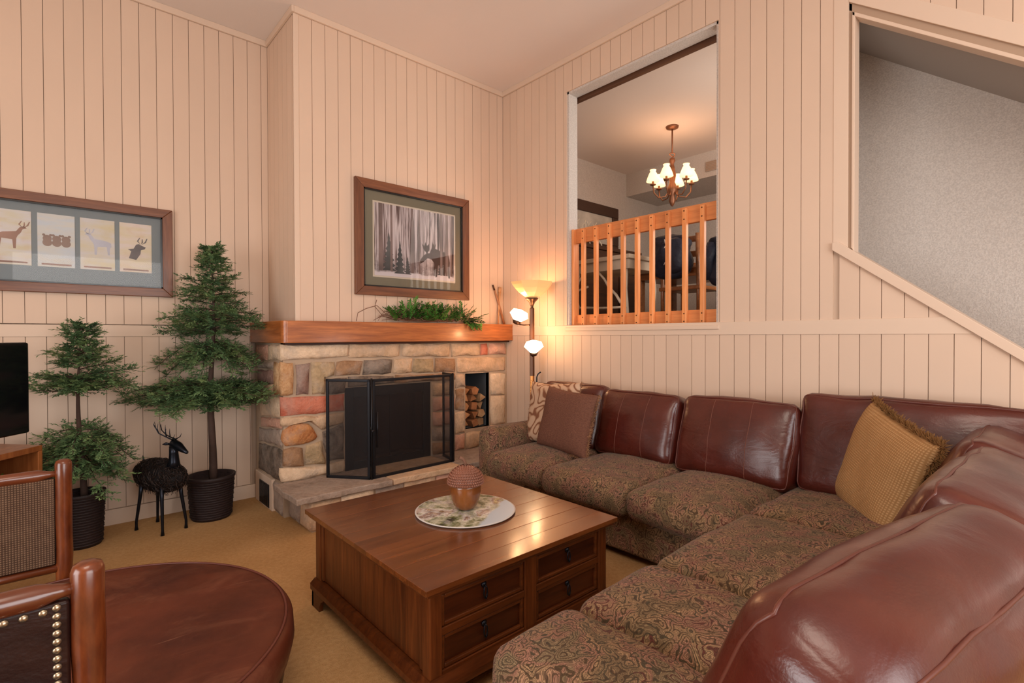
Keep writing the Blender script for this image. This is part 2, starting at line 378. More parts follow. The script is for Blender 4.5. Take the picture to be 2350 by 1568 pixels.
M_shadowwood = plain('shade_brown', (.42, .29, .20), .6, .3)  # brown tone stands in for the shading in the gap beside the casing
trim(7, M_shadowwood, G().prism([(-3.18, zt(-3.18)-.05), (-3.18, zt(-3.18)+.01), (-5.5, zt(-5.5)), (-5.5, zt(-5.5)-.05)], fx(T1), fx(.010)).prism([(-3.205, 1.92), (-3.190, 1.94), (-3.190, zt(-3.19)), (-3.222, zt(-3.222)), (-3.222, 1.90)], fx(T1), fx(.010)))
trim(8, M_trimp, G().box(XL, -2.1745, YA-.02, YA, 3.95, CZ).box(-2.1945, -2.1745, -.02, YA-.02, 3.95, CZ).box(-2.1745, -.02, -.02, 0, 3.95, CZ).box(-.02, 0, YB_, 0, 3.95, CZ))
trim(9, M_trimp, G().box(-2.178, -2.137, -.004, .012, 1.52, 3.95))
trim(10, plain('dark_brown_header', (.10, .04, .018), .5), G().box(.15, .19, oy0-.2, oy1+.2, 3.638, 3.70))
struct(boxo('baseboard_left', (XL, -2.30, YA-.012, YA+.012, 0, .115), M_trimp, bevel=.003))
struct(boxo('baseboard_right', (-.014, .012, YB_, -.1, 0, .115), M_trimp, bevel=.003))
# opening reveal (stippled plaster), dining room beyond, one step up
struct(G().box(.012, .13, oy1-.02, oy1+.0, oz0, oz1).box(.012, .13, oy0, oy0+.02, oz0, oz1).box(.012, .13, oy0, oy1, oz1-.02, oz1).o('trim_11', M_stip))
struct(boxo('trim_12', (-.016, .14, oy0-.01, oy1+.01, oz0-.03, oz0), M_trimp, bevel=.004))
FZ = 1.45; DZ = 3.88
struct(boxo('floor_dining', (T1, 4.2, -2.95, .6, FZ-.2, FZ-.02), plain('dining_floor', (.25, .16, .09), .7)))
struct(boxo('ceiling_dining', (T1, 4.2, -2.95, .66, DZ, DZ+.1), M_ceil))
struct(boxo('wall_dining_left', (T1, 4.2, .56, .66, FZ-.2, DZ), M_stip))
struct(boxo('wall_dining_back', (3.86, 3.96, -2.95, .56, FZ-.2, DZ), M_stip))
sof = struct(boxo('wall_dining_soffit', (3.0, 3.86, -2.95, .56, 3.54, DZ), M_stip))
struct(boxo('wall_dining_right', (T1, 4.2, -2.952, -2.90, 1.2, DZ), M_stip))
# stairwell
struct(boxo('wall_stair', (.86, .96, -6.8, -2.953, -.1, CZ), M_stip))
struct(boxo('wall_stair_end', (T1, .86, -3.03, -2.953, -.1, CZ), M_stip))
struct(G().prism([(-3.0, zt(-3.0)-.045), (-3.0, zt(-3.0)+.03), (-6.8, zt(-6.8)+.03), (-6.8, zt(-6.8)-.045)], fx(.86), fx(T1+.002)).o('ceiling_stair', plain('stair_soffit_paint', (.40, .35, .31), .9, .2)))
struct(G().prism([(-3.0, zc(-3.0)-.9), (-3.0, zc(-3.0)-.8), (-4.9, zc(-4.9)-.8), (-4.9, zc(-4.9)-.9)], fx(.86), fx(T1+.002)).o('floor_stair', M_carpet))
# far walls behind the camera, with the windows that light the room
struct(G().box(XL, -4.3, YB_-.12, YB_, -.1, CZ).box(-.9, .0, YB_-.12, YB_, -.1, CZ).box(-4.3, -.9, YB_-.12, YB_, -.1, .55).box(-4.3, -.9, YB_-.12, YB_, 2.95, CZ).o('wall_back', M_paint))
struct(G().box(XL-.12, XL, YB_, -4.3, -.1, CZ).box(XL-.12, XL, -1.7, YA+.1, -.1, CZ).box(XL-.12, XL, -4.3, -1.7, 2.7, CZ).o('wall_side', M_paint))
gw = G()
for x in (-4.3, -3.18, -2.06, -.95): gw.box(x, x+.05, YB_-.08, YB_-.02, .55, 2.95)
for z in (.55, 2.90): gw.box(-4.3, -.9, YB_-.08, YB_-.02, z, z+.05)
struct(gw.o('window_1', M_white))
gw = G()
for y in (-4.3, -3.03, -1.75): gw.box(XL-.08, XL-.02, y, y+.05, 0, 2.7)
gw.box(XL-.08, XL-.02, -4.3, -1.7, 2.65, 2.7); gw.box(XL-.08, XL-.02, -4.3, -1.7, 0, .06)
struct(gw.o('door_1', M_white))

# ------------------------------------------------------------------ fireplace
fp = thing('fireplace', (-1.15, -.06, 0), 'fieldstone corner fireplace with a thick orange wood mantel and raised stone hearth', 'fireplace')
SF = -.055
g = G()
for b in ((-2.29, -1.80, 0, 1.35), (-1.80, -.957, 0, .27), (-1.80, -.957, .97, 1.35), (-.957, -.552, 0, 1.35), (-.552, -.242, 0, .47), (-.552, -.242, 1.025, 1.35), (-.242, -.002, 0, 1.35)):
    g.box(b[0], b[1], SF, -.0, b[2], b[3])
for b in ((-2.29, -1.82, 0, 1.35), (-1.82, -.93, 0, .25), (-1.82, -.93, .99, 1.35), (-.93, -.562, 0, 1.35), (-.562, -.232, 0, .46), (-.562, -.232, 1.035, 1.35), (-.232, -.002, 0, 1.35)):
    g.box(b[0], b[1], 0, YA-.01, b[2], b[3])
g.o('mortar_body', M_mortar, fp)
ST0 = {'cream': ((.50, .40, .27), (.66, .56, .41)), 'tan': ((.36, .27, .17), (.56, .43, .29)), 'red': ((.36, .10, .06), (.50, .20, .13)), 'pink': ((.42, .24, .17), (.56, .36, .27)),
      'gold': ((.30, .15, .055), (.52, .38, .22)), 'purple': ((.11, .065, .055), (.24, .16, .13)), 'olive': ((.20, .16, .09), (.42, .33, .20)), 'brown': ((.15, .09, .05), (.34, .22, .125)),
      'grey': ((.20, .17, .14), (.36, .31, .26)), 'soot': ((.05, .045, .038), (.19, .155, .12)), 'orange': ((.24, .07, .02), (.50, .27, .11))}
ST = {k: tuple((min(1, a*1.30), min(1, b*1.16), min(1, c*1.12)) for a, b, c in v_) for k, v_ in ST0.items()}
def stone_mat(k):
    a, b = ST[k]; m = MT('stone_'+k, .85, .2); v = m.coord((1, 1, 1), True)
    n1 = m.noise(v, 9, 6, .65, .4); n2 = m.noise(v, 40, 4, .7); n3 = m.noise(v, 4.5, 4, .6, .8)
    c = m.ramp(n1.outputs[0], [(.34, a), (.60, b)])
    c = m.mix(m.ramp(n3.outputs[0], [(.50, (0, 0, 0)), (.66, (.7, .7, .7))]), c, (.44, .36, .30))
    c = m.mix(.35, c, m.ramp(n2.outputs[0], [(.3, a), (.7, tuple(min(1, x*1.15) for x in b))]))
    m.col(c).bump(m.math('ADD', n1.outputs[0], m.math('MULTIPLY', n2.outputs[0], .5)), .8, .02); return m.done()
SM = {k: stone_mat(k) for k in ST}
FRONT = [("cream",[(-2.316,1.336),(-1.765,1.335),(-1.779,1.232),(-2.306,1.216)]),("tan",[(-1.749,1.335),(-1.286,1.335),(-1.29,1.218),(-1.766,1.223)]),("tan",[(-1.253,1.334),(-.752,1.328),(-.752,1.209),(-1.257,1.217)]),
("tan",[(-.722,1.328),(-.375,1.327),(-.38,1.206),(-.722,1.205)]),("red",[(-.352,1.327),(-.269,1.326),(-.274,1.211),(-.357,1.21)]),("pink",[(-.245,1.322),(-.025,1.323),(-.026,1.213),(-.25,1.214)]),
("gold",[(-2.317,1.202),(-2.211,1.192),(-2.218,.947),(-2.313,.945)]),("purple",[(-2.194,1.185),(-2.087,1.193),(-2.095,.949),(-2.19,.947)]),("olive",[(-2.072,1.189),(-1.882,1.194),(-1.895,1.082),(-1.957,1.075),(-1.965,.937),(-2.067,.945)]),
("brown",[(-1.866,1.194),(-1.648,1.196),(-1.66,1.078),(-1.88,1.083)]),("soot",[(-1.629,1.198),(-1.365,1.2),(-1.37,1.069),(-1.64,1.077)]),("tan",[(-1.34,1.196),(-1.156,1.196),(-1.168,1.066),(-1.348,1.07)]),
("olive",[(-1.137,1.193),(-.929,1.189),(-.93,1.058),(-1.149,1.065)]),("brown",[(-.904,1.188),(-.678,1.184),(-.682,1.055),(-.908,1.06)]),("tan",[(-.651,1.184),(-.026,1.173),(-.037,1.032),(-.657,1.042)]),
("soot",[(-1.945,1.06),(-1.793,1.064),(-1.81,.926),(-1.951,.933)]),("soot",[(-1.767,1.065),(-1.348,1.05),(-1.348,.98),(-1.767,.98)]),("brown",[(-1.33,1.051),(-.682,1.04),(-.683,.975),(-1.33,.98)]),
("red",[(-2.31,.934),(-1.958,.92),(-1.81,.914),(-1.81,.783),(-2.045,.783),(-2.309,.787)]),("tan",[(-2.309,.772),(-2.045,.768),(-1.81,.769),(-1.81,.692),(-1.997,.645),(-2.093,.728),(-2.22,.735),(-2.31,.701)]),
("orange",[(-2.297,.677),(-2.22,.719),(-2.105,.714),(-2.034,.619),(-2.046,.579),(-2.141,.55),(-2.272,.555),(-2.301,.608)]),("soot",[(-1.985,.625),(-1.81,.677),(-1.81,.389),(-1.943,.393),(-1.974,.465)]),
("brown",[(-2.298,.538),(-2.147,.53),(-2.148,.383),(-2.295,.393)]),("olive",[(-2.129,.534),(-2.004,.561),(-1.98,.454),(-1.96,.375),(-2.133,.383)]),("cream",[(-2.323,.381),(-1.975,.35),(-1.81,.365),(-1.81,.275),(-1.951,.275),(-2.318,.278)]),
("tan",[(-.94,.952),(-.683,.946),(-.687,.826),(-.94,.837)]),("pink",[(-.94,.82),(-.687,.809),(-.691,.68),(-.94,.696)]),("pink",[(-.94,.679),(-.691,.662),(-.696,.534),(-.94,.551)]),
("grey",[(-.94,.534),(-.696,.516),(-.7,.388),(-.94,.406)]),("brown",[(-.94,.389),(-.7,.37),(-.704,.28),(-.94,.28)]),("tan",[(-.664,1.023),(-.562,1.022),(-.562,.898),(-.669,.898)]),
("brown",[(-.669,.881),(-.562,.88),(-.566,.667),(-.673,.671)]),("tan",[(-.674,.653),(-.566,.65),(-.569,.444),(-.678,.446)]),("pink",[(-.678,.429),(-.569,.426),(-.577,.28),(-.683,.28)]),
("cream",[(-.228,1.007),(-.033,1.006),(-.038,.783),(-.228,.79)]),("cream",[(-.228,.771),(-.034,.764),(-.039,.472),(-.228,.486)]),("tan",[(-.228,.467),(-.039,.453),(-.041,.28),(-.23,.28)]),
("tan",[(-.547,.438),(-.249,.427),(-.25,.28),(-.551,.28)])]
SIDE = [("pink",[(.617,1.328),(.316,1.331),(.319,1.21),(.612,1.195)]),("cream",[(.292,1.331),(-.03,1.334),(-.03,1.22),(.295,1.211)]),("grey",[(.569,1.184),(.147,1.193),(.166,1.144),(.561,1.133)]),
("purple",[(.562,1.117),(.167,1.13),(.169,1.03),(.552,1.004)]),("gold",[(.128,1.194),(-.03,1.194),(-.03,.946),(.134,.936)]),("tan",[(.552,.992),(.17,1.015),(.172,.933),(.533,.903)]),
("cream",[(.534,.888),(-.03,.929),(-.03,.777),(.495,.734)]),("pink",[(.496,.717),(-.03,.763),(-.03,.694),(.489,.642)]),("grey",[(.554,.618),(-.03,.679),(-.03,.553),(.553,.508)]),("soot",[(.557,.491),(-.03,.527),(-.03,.27),(.559,.268)]),
("grey",[(.18,.245),(-.03,.25),(-.03,.015),(.18,.015)])]
def stone(poly, k, mapf, out, parent, seed):
    """rough-edged stone: outline subdivided and jittered, front face domed"""
    rs = random.Random(seed); P = []
    for i in range(len(poly)):
        p, q = poly[i], poly[(i+1) % len(poly)]
        L = math.hypot(q[0]-p[0], q[1]-p[1]); n = max(2, int(L/.07))
        for j in range(n):
            t = j/n; jt = .006 if j else .009
            P.append((p[0]+(q[0]-p[0])*t+rs.uniform(-jt, jt), p[1]+(q[1]-p[1])*t+rs.uniform(-jt, jt)))
    cx = sum(p[0] for p in P)/len(P); cy = sum(p[1] for p in P)/len(P); n = len(P)
    ext = min(max(p[0] for p in P)-min(p[0] for p in P), max(p[1] for p in P)-min(p[1] for p in P))
    V = []; Fc = []
    rings = [(1.0, -.02), (1.0, out*.45), (1-.05*min(1, .2/ext), out*.85), (.62, out+.004)]
    ins = min(.02, ext*.16)
    for r, (s, d) in enumerate(rings):
        for p in P:
            dx, dy = p[0]-cx, p[1]-cy; L = math.hypot(dx, dy) or 1
            if r == 2: s2 = (L-ins)/L
            else: s2 = s
            dd = d + (rs.uniform(-.004, .004) if r > 1 else 0)
            V.append(mapf(cx+dx*s2, cy+dy*s2, dd))
    V.append(mapf(cx, cy, out+.006))
    for r in range(3):
        for i in range(n): Fc.append((r*n+i, r*n+(i+1) % n, (r+1)*n+(i+1) % n, (r+1)*n+i))
    for i in range(n): Fc.append((3*n+i, 3*n+(i+1) % n, 4*n))
    o = mesh_obj('stone', V, Fc, SM[k], parent, True)
    return o
for i, (k, p) in enumerate(FRONT): stone(p, k, lambda a, b, d: (a, SF-d, b), random.Random(i).uniform(.012, .026), fp, i)
for i, (k, p) in enumerate(SIDE): stone([(max(a, -.05), b) for a, b in p], k, lambda a, b, d: (-2.29-d, a, b), random.Random(90+i).uniform(.012, .024), fp, 100+i)
# hearth
G().box(-2.245, -.30, -.50, SF, .0, .225).o('hearth_mortar', M_mortar, fp)
xs = [-2.25, -2.03, -1.76, -1.50, -1.2, -.95, -.65, -.31]
for i in range(7):
    stone([(xs[i]+.006, .215), (xs[i+1]-.006, .215), (xs[i+1]-.006, .01), (xs[i]+.006, .01)], ['tan', 'cream', 'grey', 'tan', 'pink', 'tan', 'cream'][i], lambda a, b, d: (a, -.50-d, b), .018, fp, 200+i)
for i, (a, b, k) in enumerate([(-.50, -.30, 'tan'), (-.29, -.07, 'grey')]):
    stone([(a, .215), (b, .215), (b, .01), (a, .01)], k, lambda a, b, d: (-2.245-d, a, b), .016, fp, 220+i)
sx = [-2.365, -1.62, -.95, -.30]
for i in range(3):
    g = G(); n = 12; rs = random.Random(60+i); P = []
    for j in range(n+1): P.append((sx[i]+(sx[i+1]-sx[i]-.006)*j/n, -.545+rs.uniform(-.012, .012)))
    P += [(sx[i+1]-.006, SF), (sx[i], SF)]
    if i == 0: P += [(sx[0]+rs.uniform(-.012, .005), -.05-.12*j) for j in range(1, 4)]
    g.prism(P[::-1], lambda p: (p[0], p[1], .225), lambda p: (p[0], p[1], .272)).o('hearth_slab', SM['grey' if i != 1 else 'tan'], fp, bevel=.008)
# mantel
G().prism([(-2.332, YA-.0), (-2.332, -.12), (-2.315, -.152), (-2.29, -.154), (-2.176, -.154), (-2.176, YA)], lambda p: (p[0], p[1], 1.352), lambda p: (p[0], p[1], 1.522)).o('mantel_return', M_mantel_y, fp, bevel=.004)
boxo('mantel_beam', (-2.293, -.002, -.156, -.002, 1.352, 1.522), M_mantel, fp, bevel=.005)
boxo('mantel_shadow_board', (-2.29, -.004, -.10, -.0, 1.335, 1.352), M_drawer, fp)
# firebox with glass door insert
fb = boxo('firebox', (-1.798, -.958, .06, .62, .27, .97), M_soot, fp)
g = G(); y0, y1 = -.05, .0
g.box(-1.80, -1.72, y0, y1, .27, .972).box(-1.03, -.956, y0, y1, .27, .972).box(-1.72, -1.03, y0, y1, .885, .972).box(-1.72, -1.03, y0, y1, .27, .335).o('insert_frame', M_dark, fp, bevel=.004)
for a, b in ((-1.72, -1.378), (-1.372, -1.03)): boxo('glass_door', (a, b, -.035, -.02, .335, .885), M_doorglass, fp, bevel=.003)
G().lathe([(0, 0), (.016, .004), (.018, .014), (.010, .02), (0, .022)], (0, 0, 0), 14, Matrix.Translation((-1.56, -.037, .60)) @ Matrix.Rotation(pi/2, 4, 'X')).o('door_knob', M_brass, fp, True)
# log niche lining
g = G().box(-.56, -.235, .40, .43, .45, 1.04); g.o('niche_back', M_slate, fp)
G().box(-.562, -.552, SF+.01, .40, .47, 1.025).box(-.242, -.232, SF+.01, .40, .47, 1.025).box(-.56, -.235, SF+.01, .40, .455, .47).box(-.56, -.235, SF+.01, .40, 1.025, 1.035).o('niche_lining', M_slate, fp)
# vent grille on the left side
vg = G().box(-2.315, -2.27, .16, .60, 0, .255).o('vent_panel', M_trimp, fp, bevel=.003)
v1 = boxo('vent_grille', (-2.32, -2.31, .225, .475, .012, .20), M_dark, fp)
for k in range(9): boxo('slat', (-2.324, -2.318, .24+k*.0265, .25+k*.0265, .02, .192), M_black, v1)
# firewood
def bark_end(name, a, b):
    m = MT(name, .85, .15); v = m.coord((1, 1, 1), True); n1 = m.noise(v, 12, 5); m.col(m.ramp(n1.outputs[0], [(.3, a), (.7, b)])).bump(n1.outputs[0], .5, .01); return m.done()
M_fw = [bark_end('split_log_a', (.30, .12, .045), (.60, .30, .14)), bark_end('split_log_b', (.22, .09, .04), (.45, .2, .09)), bark_end('split_log_c', (.33, .18, .09), (.55, .36, .2))]
k = 0
for row, (z, cnt) in enumerate(((.47, 3), (.555, 3), (.64, 3), (.725, 3), (.80, 2))):
    for j in range(cnt):
        rs = random.Random(400+k); cx = -.545+.052+j*.095+(.03 if row % 2 and cnt == 2 else 0)+rs.uniform(-.004, .004)
        r = .054; a0 = rs.uniform(0, 6.28); n = rs.choice([3, 3, 4, 5]); P = []
        P = [(max(-.548, min(-.248, cx+r*cos(a0+2*pi*q/n)*rs.uniform(.8, 1.05))), max(z, min(z+.085, z+.043+r*sin(a0+2*pi*q/n)))) for q in range(n)]
        yf = rs.uniform(-.03, .03)
        lg = thing('firewood_log', (cx, yf, z), '', 'firewood', 'split firewood in the fireplace niche')
        pos = ['left', 'middle', 'right'][j] if cnt == 3 else ['left', 'right'][j]
        lg['label'] = 'split firewood log, %s one of the %s row in the stone log niche' % (pos, ['bottom', 'second', 'third', 'fourth', 'top'][row])
        G().prism(P, lambda p: (p[0], .36, p[1]), lambda p: (p[0], yf, p[1])).o('log_body', M_fw[k % 3], lg, bevel=.004)
        k += 1

# ------------------------------------------------------------------ folding fire screen
sc_ = thing('fireplace_screen', (-1.4, -.35, .272), 'black metal folding mesh screen standing on the stone hearth', 'fire screen')
def screen_panel(a, b, zb, zt_):
    a = Vector(a); b = Vector(b); d = (b-a).normalized(); L = (b-a).length; w_ = .022
    M = Matrix(((d.x, -d.y, 0, a.x), (d.y, d.x, 0, a.y), (0, 0, 1, 0), (0, 0, 0, 1)))
    G().box(0, w_, -.009, .009, zb, zt_, M).box(L-w_, L, -.009, .009, zb, zt_, M).box(0, L, -.009, .009, zt_-w_, zt_, M).box(0, L, -.009, .009, zb, zb+w_, M).o('screen_frame', M_dark, sc_, bevel=.003)
    G().box(w_*.8, L-w_*.8, -.0015, .0015, zb+w_*.8, zt_-w_*.8, M).o('wire_mesh', M_mesh, sc_)
screen_panel((-1.735, -.425), (-.945, -.385), .272, 1.062)
screen_panel((-1.985, -.13), (-1.755, -.425), .272, 1.062)
screen_panel((-.925, -.38), (-.875, -.14), .272, 1.062)
G().tube([(-1.755, -.445, .66), (-1.755, -.475, .66)], .010).tube([(-1.70, -.438, .52), (-1.70, -.44, .80)], .006).o('screen_handle', M_dark, sc_, True)
G().tube([(-1.745, -.43, .272), (-1.745, -.43, 1.07)], .008).tube([(-.935, -.385, .272), (-.935, -.385, 1.07)], .008).o('hinge_pin', M_dark, sc_, True)

# ------------------------------------------------------------------ pictures
def poly_flat(pts, mapf, name, mat, parent): return mesh_obj(name, [mapf(*p) for p in pts]+[], [tuple(range(len(pts)))], mat, parent)
def framed(name, label, x0, x1, z0, z1, yw, fwid, matc, dark_in):
    t = thing(name, ((x0+x1)/2, yw, z0), label, 'picture'); y0, y1 = yw-.035, yw-.001
    for nm, mt, poly in (('frame_rail', M_frame, [(x0, z1), (x1, z1), (x1-fwid, z1-fwid), (x0+fwid, z1-fwid)]), ('frame_rail', M_frame, [(x0, z0), (x0+fwid, z0+fwid), (x1-fwid, z0+fwid), (x1, z0)]),
                     ('frame_stile', M_frame_z, [(x0, z0), (x0, z1), (x0+fwid, z1-fwid), (x0+fwid, z0+fwid)]), ('frame_stile', M_frame_z, [(x1, z0), (x1-fwid, z0+fwid), (x1-fwid, z1-fwid), (x1, z1)])):
        G().prism(poly, lambda p: (p[0], y1, p[1]), lambda p: (p[0], y0, p[1])).o(nm, mt, t, bevel=.004)
    a, b, c, d = x0+fwid, x1-fwid, z0+fwid, z1-fwid; e = dark_in
    G().box(a, a+e, y0+.008, y1, c, d).box(b-e, b, y0+.008, y1, c, d).box(a, b, y0+.008, y1, c, c+e).box(a, b, y0+.008, y1, d-e, d).o('inner_liner', M_black, t)
    boxo('mat_board', (a, b, y1-.006, y1, c, d), matc, t)
    boxo('glass', (a+e*.5, b-e*.5, y0+.012, y0+.014, c+e*.5, d-e*.5), M_glass, t)
    return t, y1-.006
M_matg = plain('green_grey_mat', (.25, .22, .155), .8, .2)
M_matb = plain('slate_blue_mat', (.24, .27, .28), .8, .2)
M_cream = plain('cream_bevel', (.72, .62, .50), .8)
pc, yy = framed('winter_forest_picture', 'framed winter forest print with snow, hung above the mantel', -1.685, -.478, 1.76, 2.765, 0, .078, M_matg, .012)
m = MT('snow_forest_print', .7, .2); v = m.coord((1, 1, 1)); vt = m.coord((16, 1, .4)); tn = m.noise(vt, 1.6, 4, .7, .3)
trunks = m.ramp(tn.outputs[0], [(.38, (.05, .03, .028)), (.45, (.22, .15, .14)), (.50, (.78, .68, .68)), (.56, (.66, .56, .56)), (.60, (.16, .11, .10)), (.66, (.6, .5, .5))])
sep = m.n('ShaderNodeSeparateXYZ'); m.l(v, sep.inputs[0])
dk = m.noise(m.coord((1, 1, 1)), 16, 5, .7)
low = m.ramp(m.math('ADD', sep.outputs['Z'], m.math('MULTIPLY', dk.outputs[0], .22)), [(.30, (1, 1, 1)), (.52, (0, 0, 0))])
c = m.mix(m.math('MULTIPLY', low, .75), trunks, m.ramp(dk.outputs[0], [(.42, (.07, .05, .045)), (.6, (.45, .38, .38))]))
sn = m.ramp(m.math('ADD', sep.outputs['Z'], m.math('MULTIPLY', m.noise(v, 5, 3).outputs[0], .14)), [(.285, (1, 1, 1)), (.30, (0, 0, 0))])
m.col(m.mix(sn, c, (.74, .66, .68))); M_forest = m.done()
boxo('print_border', (-1.515, -.635, yy-.002, yy, 1.925, 2.595), M_cream, pc)
boxo('forest_print', (-1.500, -.650, yy-.004, yy-.002, 1.94, 2.58), M_forest, pc)
M_moose = plain('moose_print', (.075, .045, .038), .8, vary=.2)
MZ = [(-.885, 1.975), (-.875, 2.09), (-.91, 2.13), (-.955, 2.14), (-1.0, 2.10), (-1.035, 2.08), (-1.045, 2.105), (-1.0, 2.16), (-.965, 2.185), (-.925, 2.19), (-.885, 2.245), (-.83, 2.225), (-.76, 2.215), (-.715, 2.19), (-.70, 2.12), (-.705, 2.05), (-.70, 1.965), (-.718, 1.965), (-.728, 2.06), (-.745, 2.08), (-.76, 1.985), (-.775, 1.985), (-.775, 2.09), (-.84, 2.08), (-.85, 1.97), (-.868, 1.965), (-.868, 2.06)]
MANT = [[(-.96, 2.18), (-1.0, 2.22), (-1.02, 2.27), (-.99, 2.25), (-.98, 2.29), (-.96, 2.255), (-.94, 2.28), (-.935, 2.22)], [(-.93, 2.19), (-.91, 2.24), (-.90, 2.30), (-.88, 2.26), (-.86, 2.29), (-.87, 2.24), (-.90, 2.20)]]
def tri_poly(pts, y, name, mat, parent):
    from mathutils.geometry import tessellate_polygon
    V = [Vector((a, y, b)) for a, b in pts]; mesh_obj(name, V, [tuple(f) for f in tessellate_polygon([V])], mat, parent)
M_spr = plain('spruce_print', (.10, .10, .10), .8, bscale=0, vary=.9)
for sx0, sz, sh, sw in ((-1.36, 1.99, .34, .075), (-1.25, 1.97, .30, .06), (-.80, 1.99, .20, .05), (-1.17, 1.97, .16, .04)):
    L_ = []
    for q in range(7): L_ += [(sx0-sw*(1-q/7), sz+sh*q/7), (sx0-sw*.45*(1-q/7), sz+sh*(q+.55)/7)]
    Rr = [(2*sx0-a, b) for a, b in L_]
    tri_poly(L_+[(sx0, sz+sh)]+Rr[::-1], yy-.0044, 'spruce_silhouette', M_spr, pc)
tri_poly(MZ, yy-.0046, 'moose_silhouette', M_moose, pc)
for A_ in MANT: tri_poly(A_, yy-.0047, 'moose_silhouette', M_moose, pc)
M_trk = plain('trunk_print', (.24, .17, .155), .8, vary=.5)
for tx, tw_ in ((-1.44, .022), (-1.335, .012), (-1.12, .016), (-1.045, .01), (-.80, .013), (-.735, .018), (-.685, .011)): tri_poly([(tx-tw_, 1.985), (tx+tw_, 1.985), (tx+tw_*.8, 2.58), (tx-tw_*.8, 2.58)], yy-.0050, 'trunk_silhouette', M_trk, pc)
pa, yy = framed('wildlife_print_row', 'wide framed row of small game animal prints hanging above the television', -4.22, -2.897, 1.712, 2.395, YA, .066, M_matb, .010)
def cardmat(i, cs):
    m = MT('game_print_%d' % i, .7, .2); v = m.coord(); n1 = m.noise(v, 7, 4, .6); n2 = m.noise(m.coord((1, 1, 5)), 5, 3)
    c = m.mix(.6, m.ramp(n1.outputs[0], [(.30, cs[0]), (.5, cs[1])]), m.ramp(n2.outputs[0], [(.35, cs[1]), (.65, cs[2])])); m.col(c); return m.done()
CS = [((.62, .48, .30), (.75, .68, .62), (.70, .60, .36)), ((.62, .40, .30), (.70, .66, .66), (.68, .60, .35)), ((.62, .52, .36), (.60, .64, .68), (.74, .66, .52)), ((.64, .52, .30), (.68, .64, .62), (.70, .60, .36)), ((.66, .42, .30), (.76, .66, .60), (.72, .62, .36))]
M_ink = [plain('ink_a', (.36, .22, .17), .8, vary=.4), plain('ink_b', (.22, .20, .20), .8, vary=.4), plain('ink_c', (.50, .50, .56), .8, vary=.3), plain('ink_d', (.33, .24, .20), .8, vary=.4)]
ELK = [(-.45, -.42), (-.38, -.42), (-.33, -.05), (.02, -.08), (.05, -.44), (.13, -.44), (.15, -.02), (.2, .1), (.30, .22), (.36, .36), (.5, .42), (.42, .5), (.28, .46), (.14, .26), (-.3, .2), (-.5, .12), (-.52, -.05), (-.46, -.1)]
HEAD = [(-.30, -.45), (.0, -.52), (.18, -.20), (.2, .0), (.36, .06), (.4, .16), (.24, .22), (.12, .30), (.0, .26), (-.1, .05), (-.34, .0), (-.2, -.1)]
def antl(cx, z, s): return [[(cx, z), (cx-.10*s, z+.16*s), (cx-.02*s, z+.34*s), (cx-.06*s, z+.33*s), (cx-.16*s, z+.16*s)], [(cx+.02*s, z), (cx+.2*s, z+.12*s), (cx+.26*s, z+.32*s), (cx+.22*s, z+.32*s), (cx+.15*s, z+.15*s)], [(cx, z+.02*s), (cx+.08*s, z+.12*s), (cx+.07*s, z+.28*s), (cx+.04*s, z+.28*s), (cx+.03*s, z+.14*s)]]
for i, x in enumerate((-4.135, -3.9085, -3.681, -3.455, -3.229)):
    boxo('print_card', (x, x+.197, yy-.003, yy, 1.893, 2.262), cardmat(i, CS[i]), pa)
    cx, cz, s = x+.10, 2.085, .15; y = yy-.0036
    if i == 2:
        for q in (-.33, 0, .33):
            for kk, (ox, oz, rr) in enumerate(((0, .03, .16), (-.12, .19, .055), (.12, .19, .055), (0, -.16, .17))):
                tri_poly([(cx+(q+ox+rr*cos(2*pi*e/14))*s, cz+(oz+rr*sin(2*pi*e/14))*s) for e in range(14)], y-.0002*kk, 'bear_figure', M_ink[3], pa)
    elif i == 4:
        tri_poly([(cx+a*s*1.0, cz-.02+b*s*1.0) for a, b in HEAD], y, 'deer_figure', M_ink[1], pa)
        for A in antl(cx+.03, cz+.02, .16): tri_poly(A, y, 'deer_figure', M_ink[1], pa)
    else:
        tri_poly([(cx+a*s*(-1 if i == 3 else 1), cz-.01+b*s*1.1) for a, b in ELK], y, 'elk_figure', M_ink[2 if i == 3 else 0], pa)
        for A in antl(cx+(-.055 if i == 3 else .055), cz+.06, .14): tri_poly(A, y, 'elk_figure', M_ink[2 if i == 3 else 0], pa)
    boxo('caption_strip', (x+.02, x+.177, y, y+.0006, 1.905, 1.917), M_ink[0], pa)

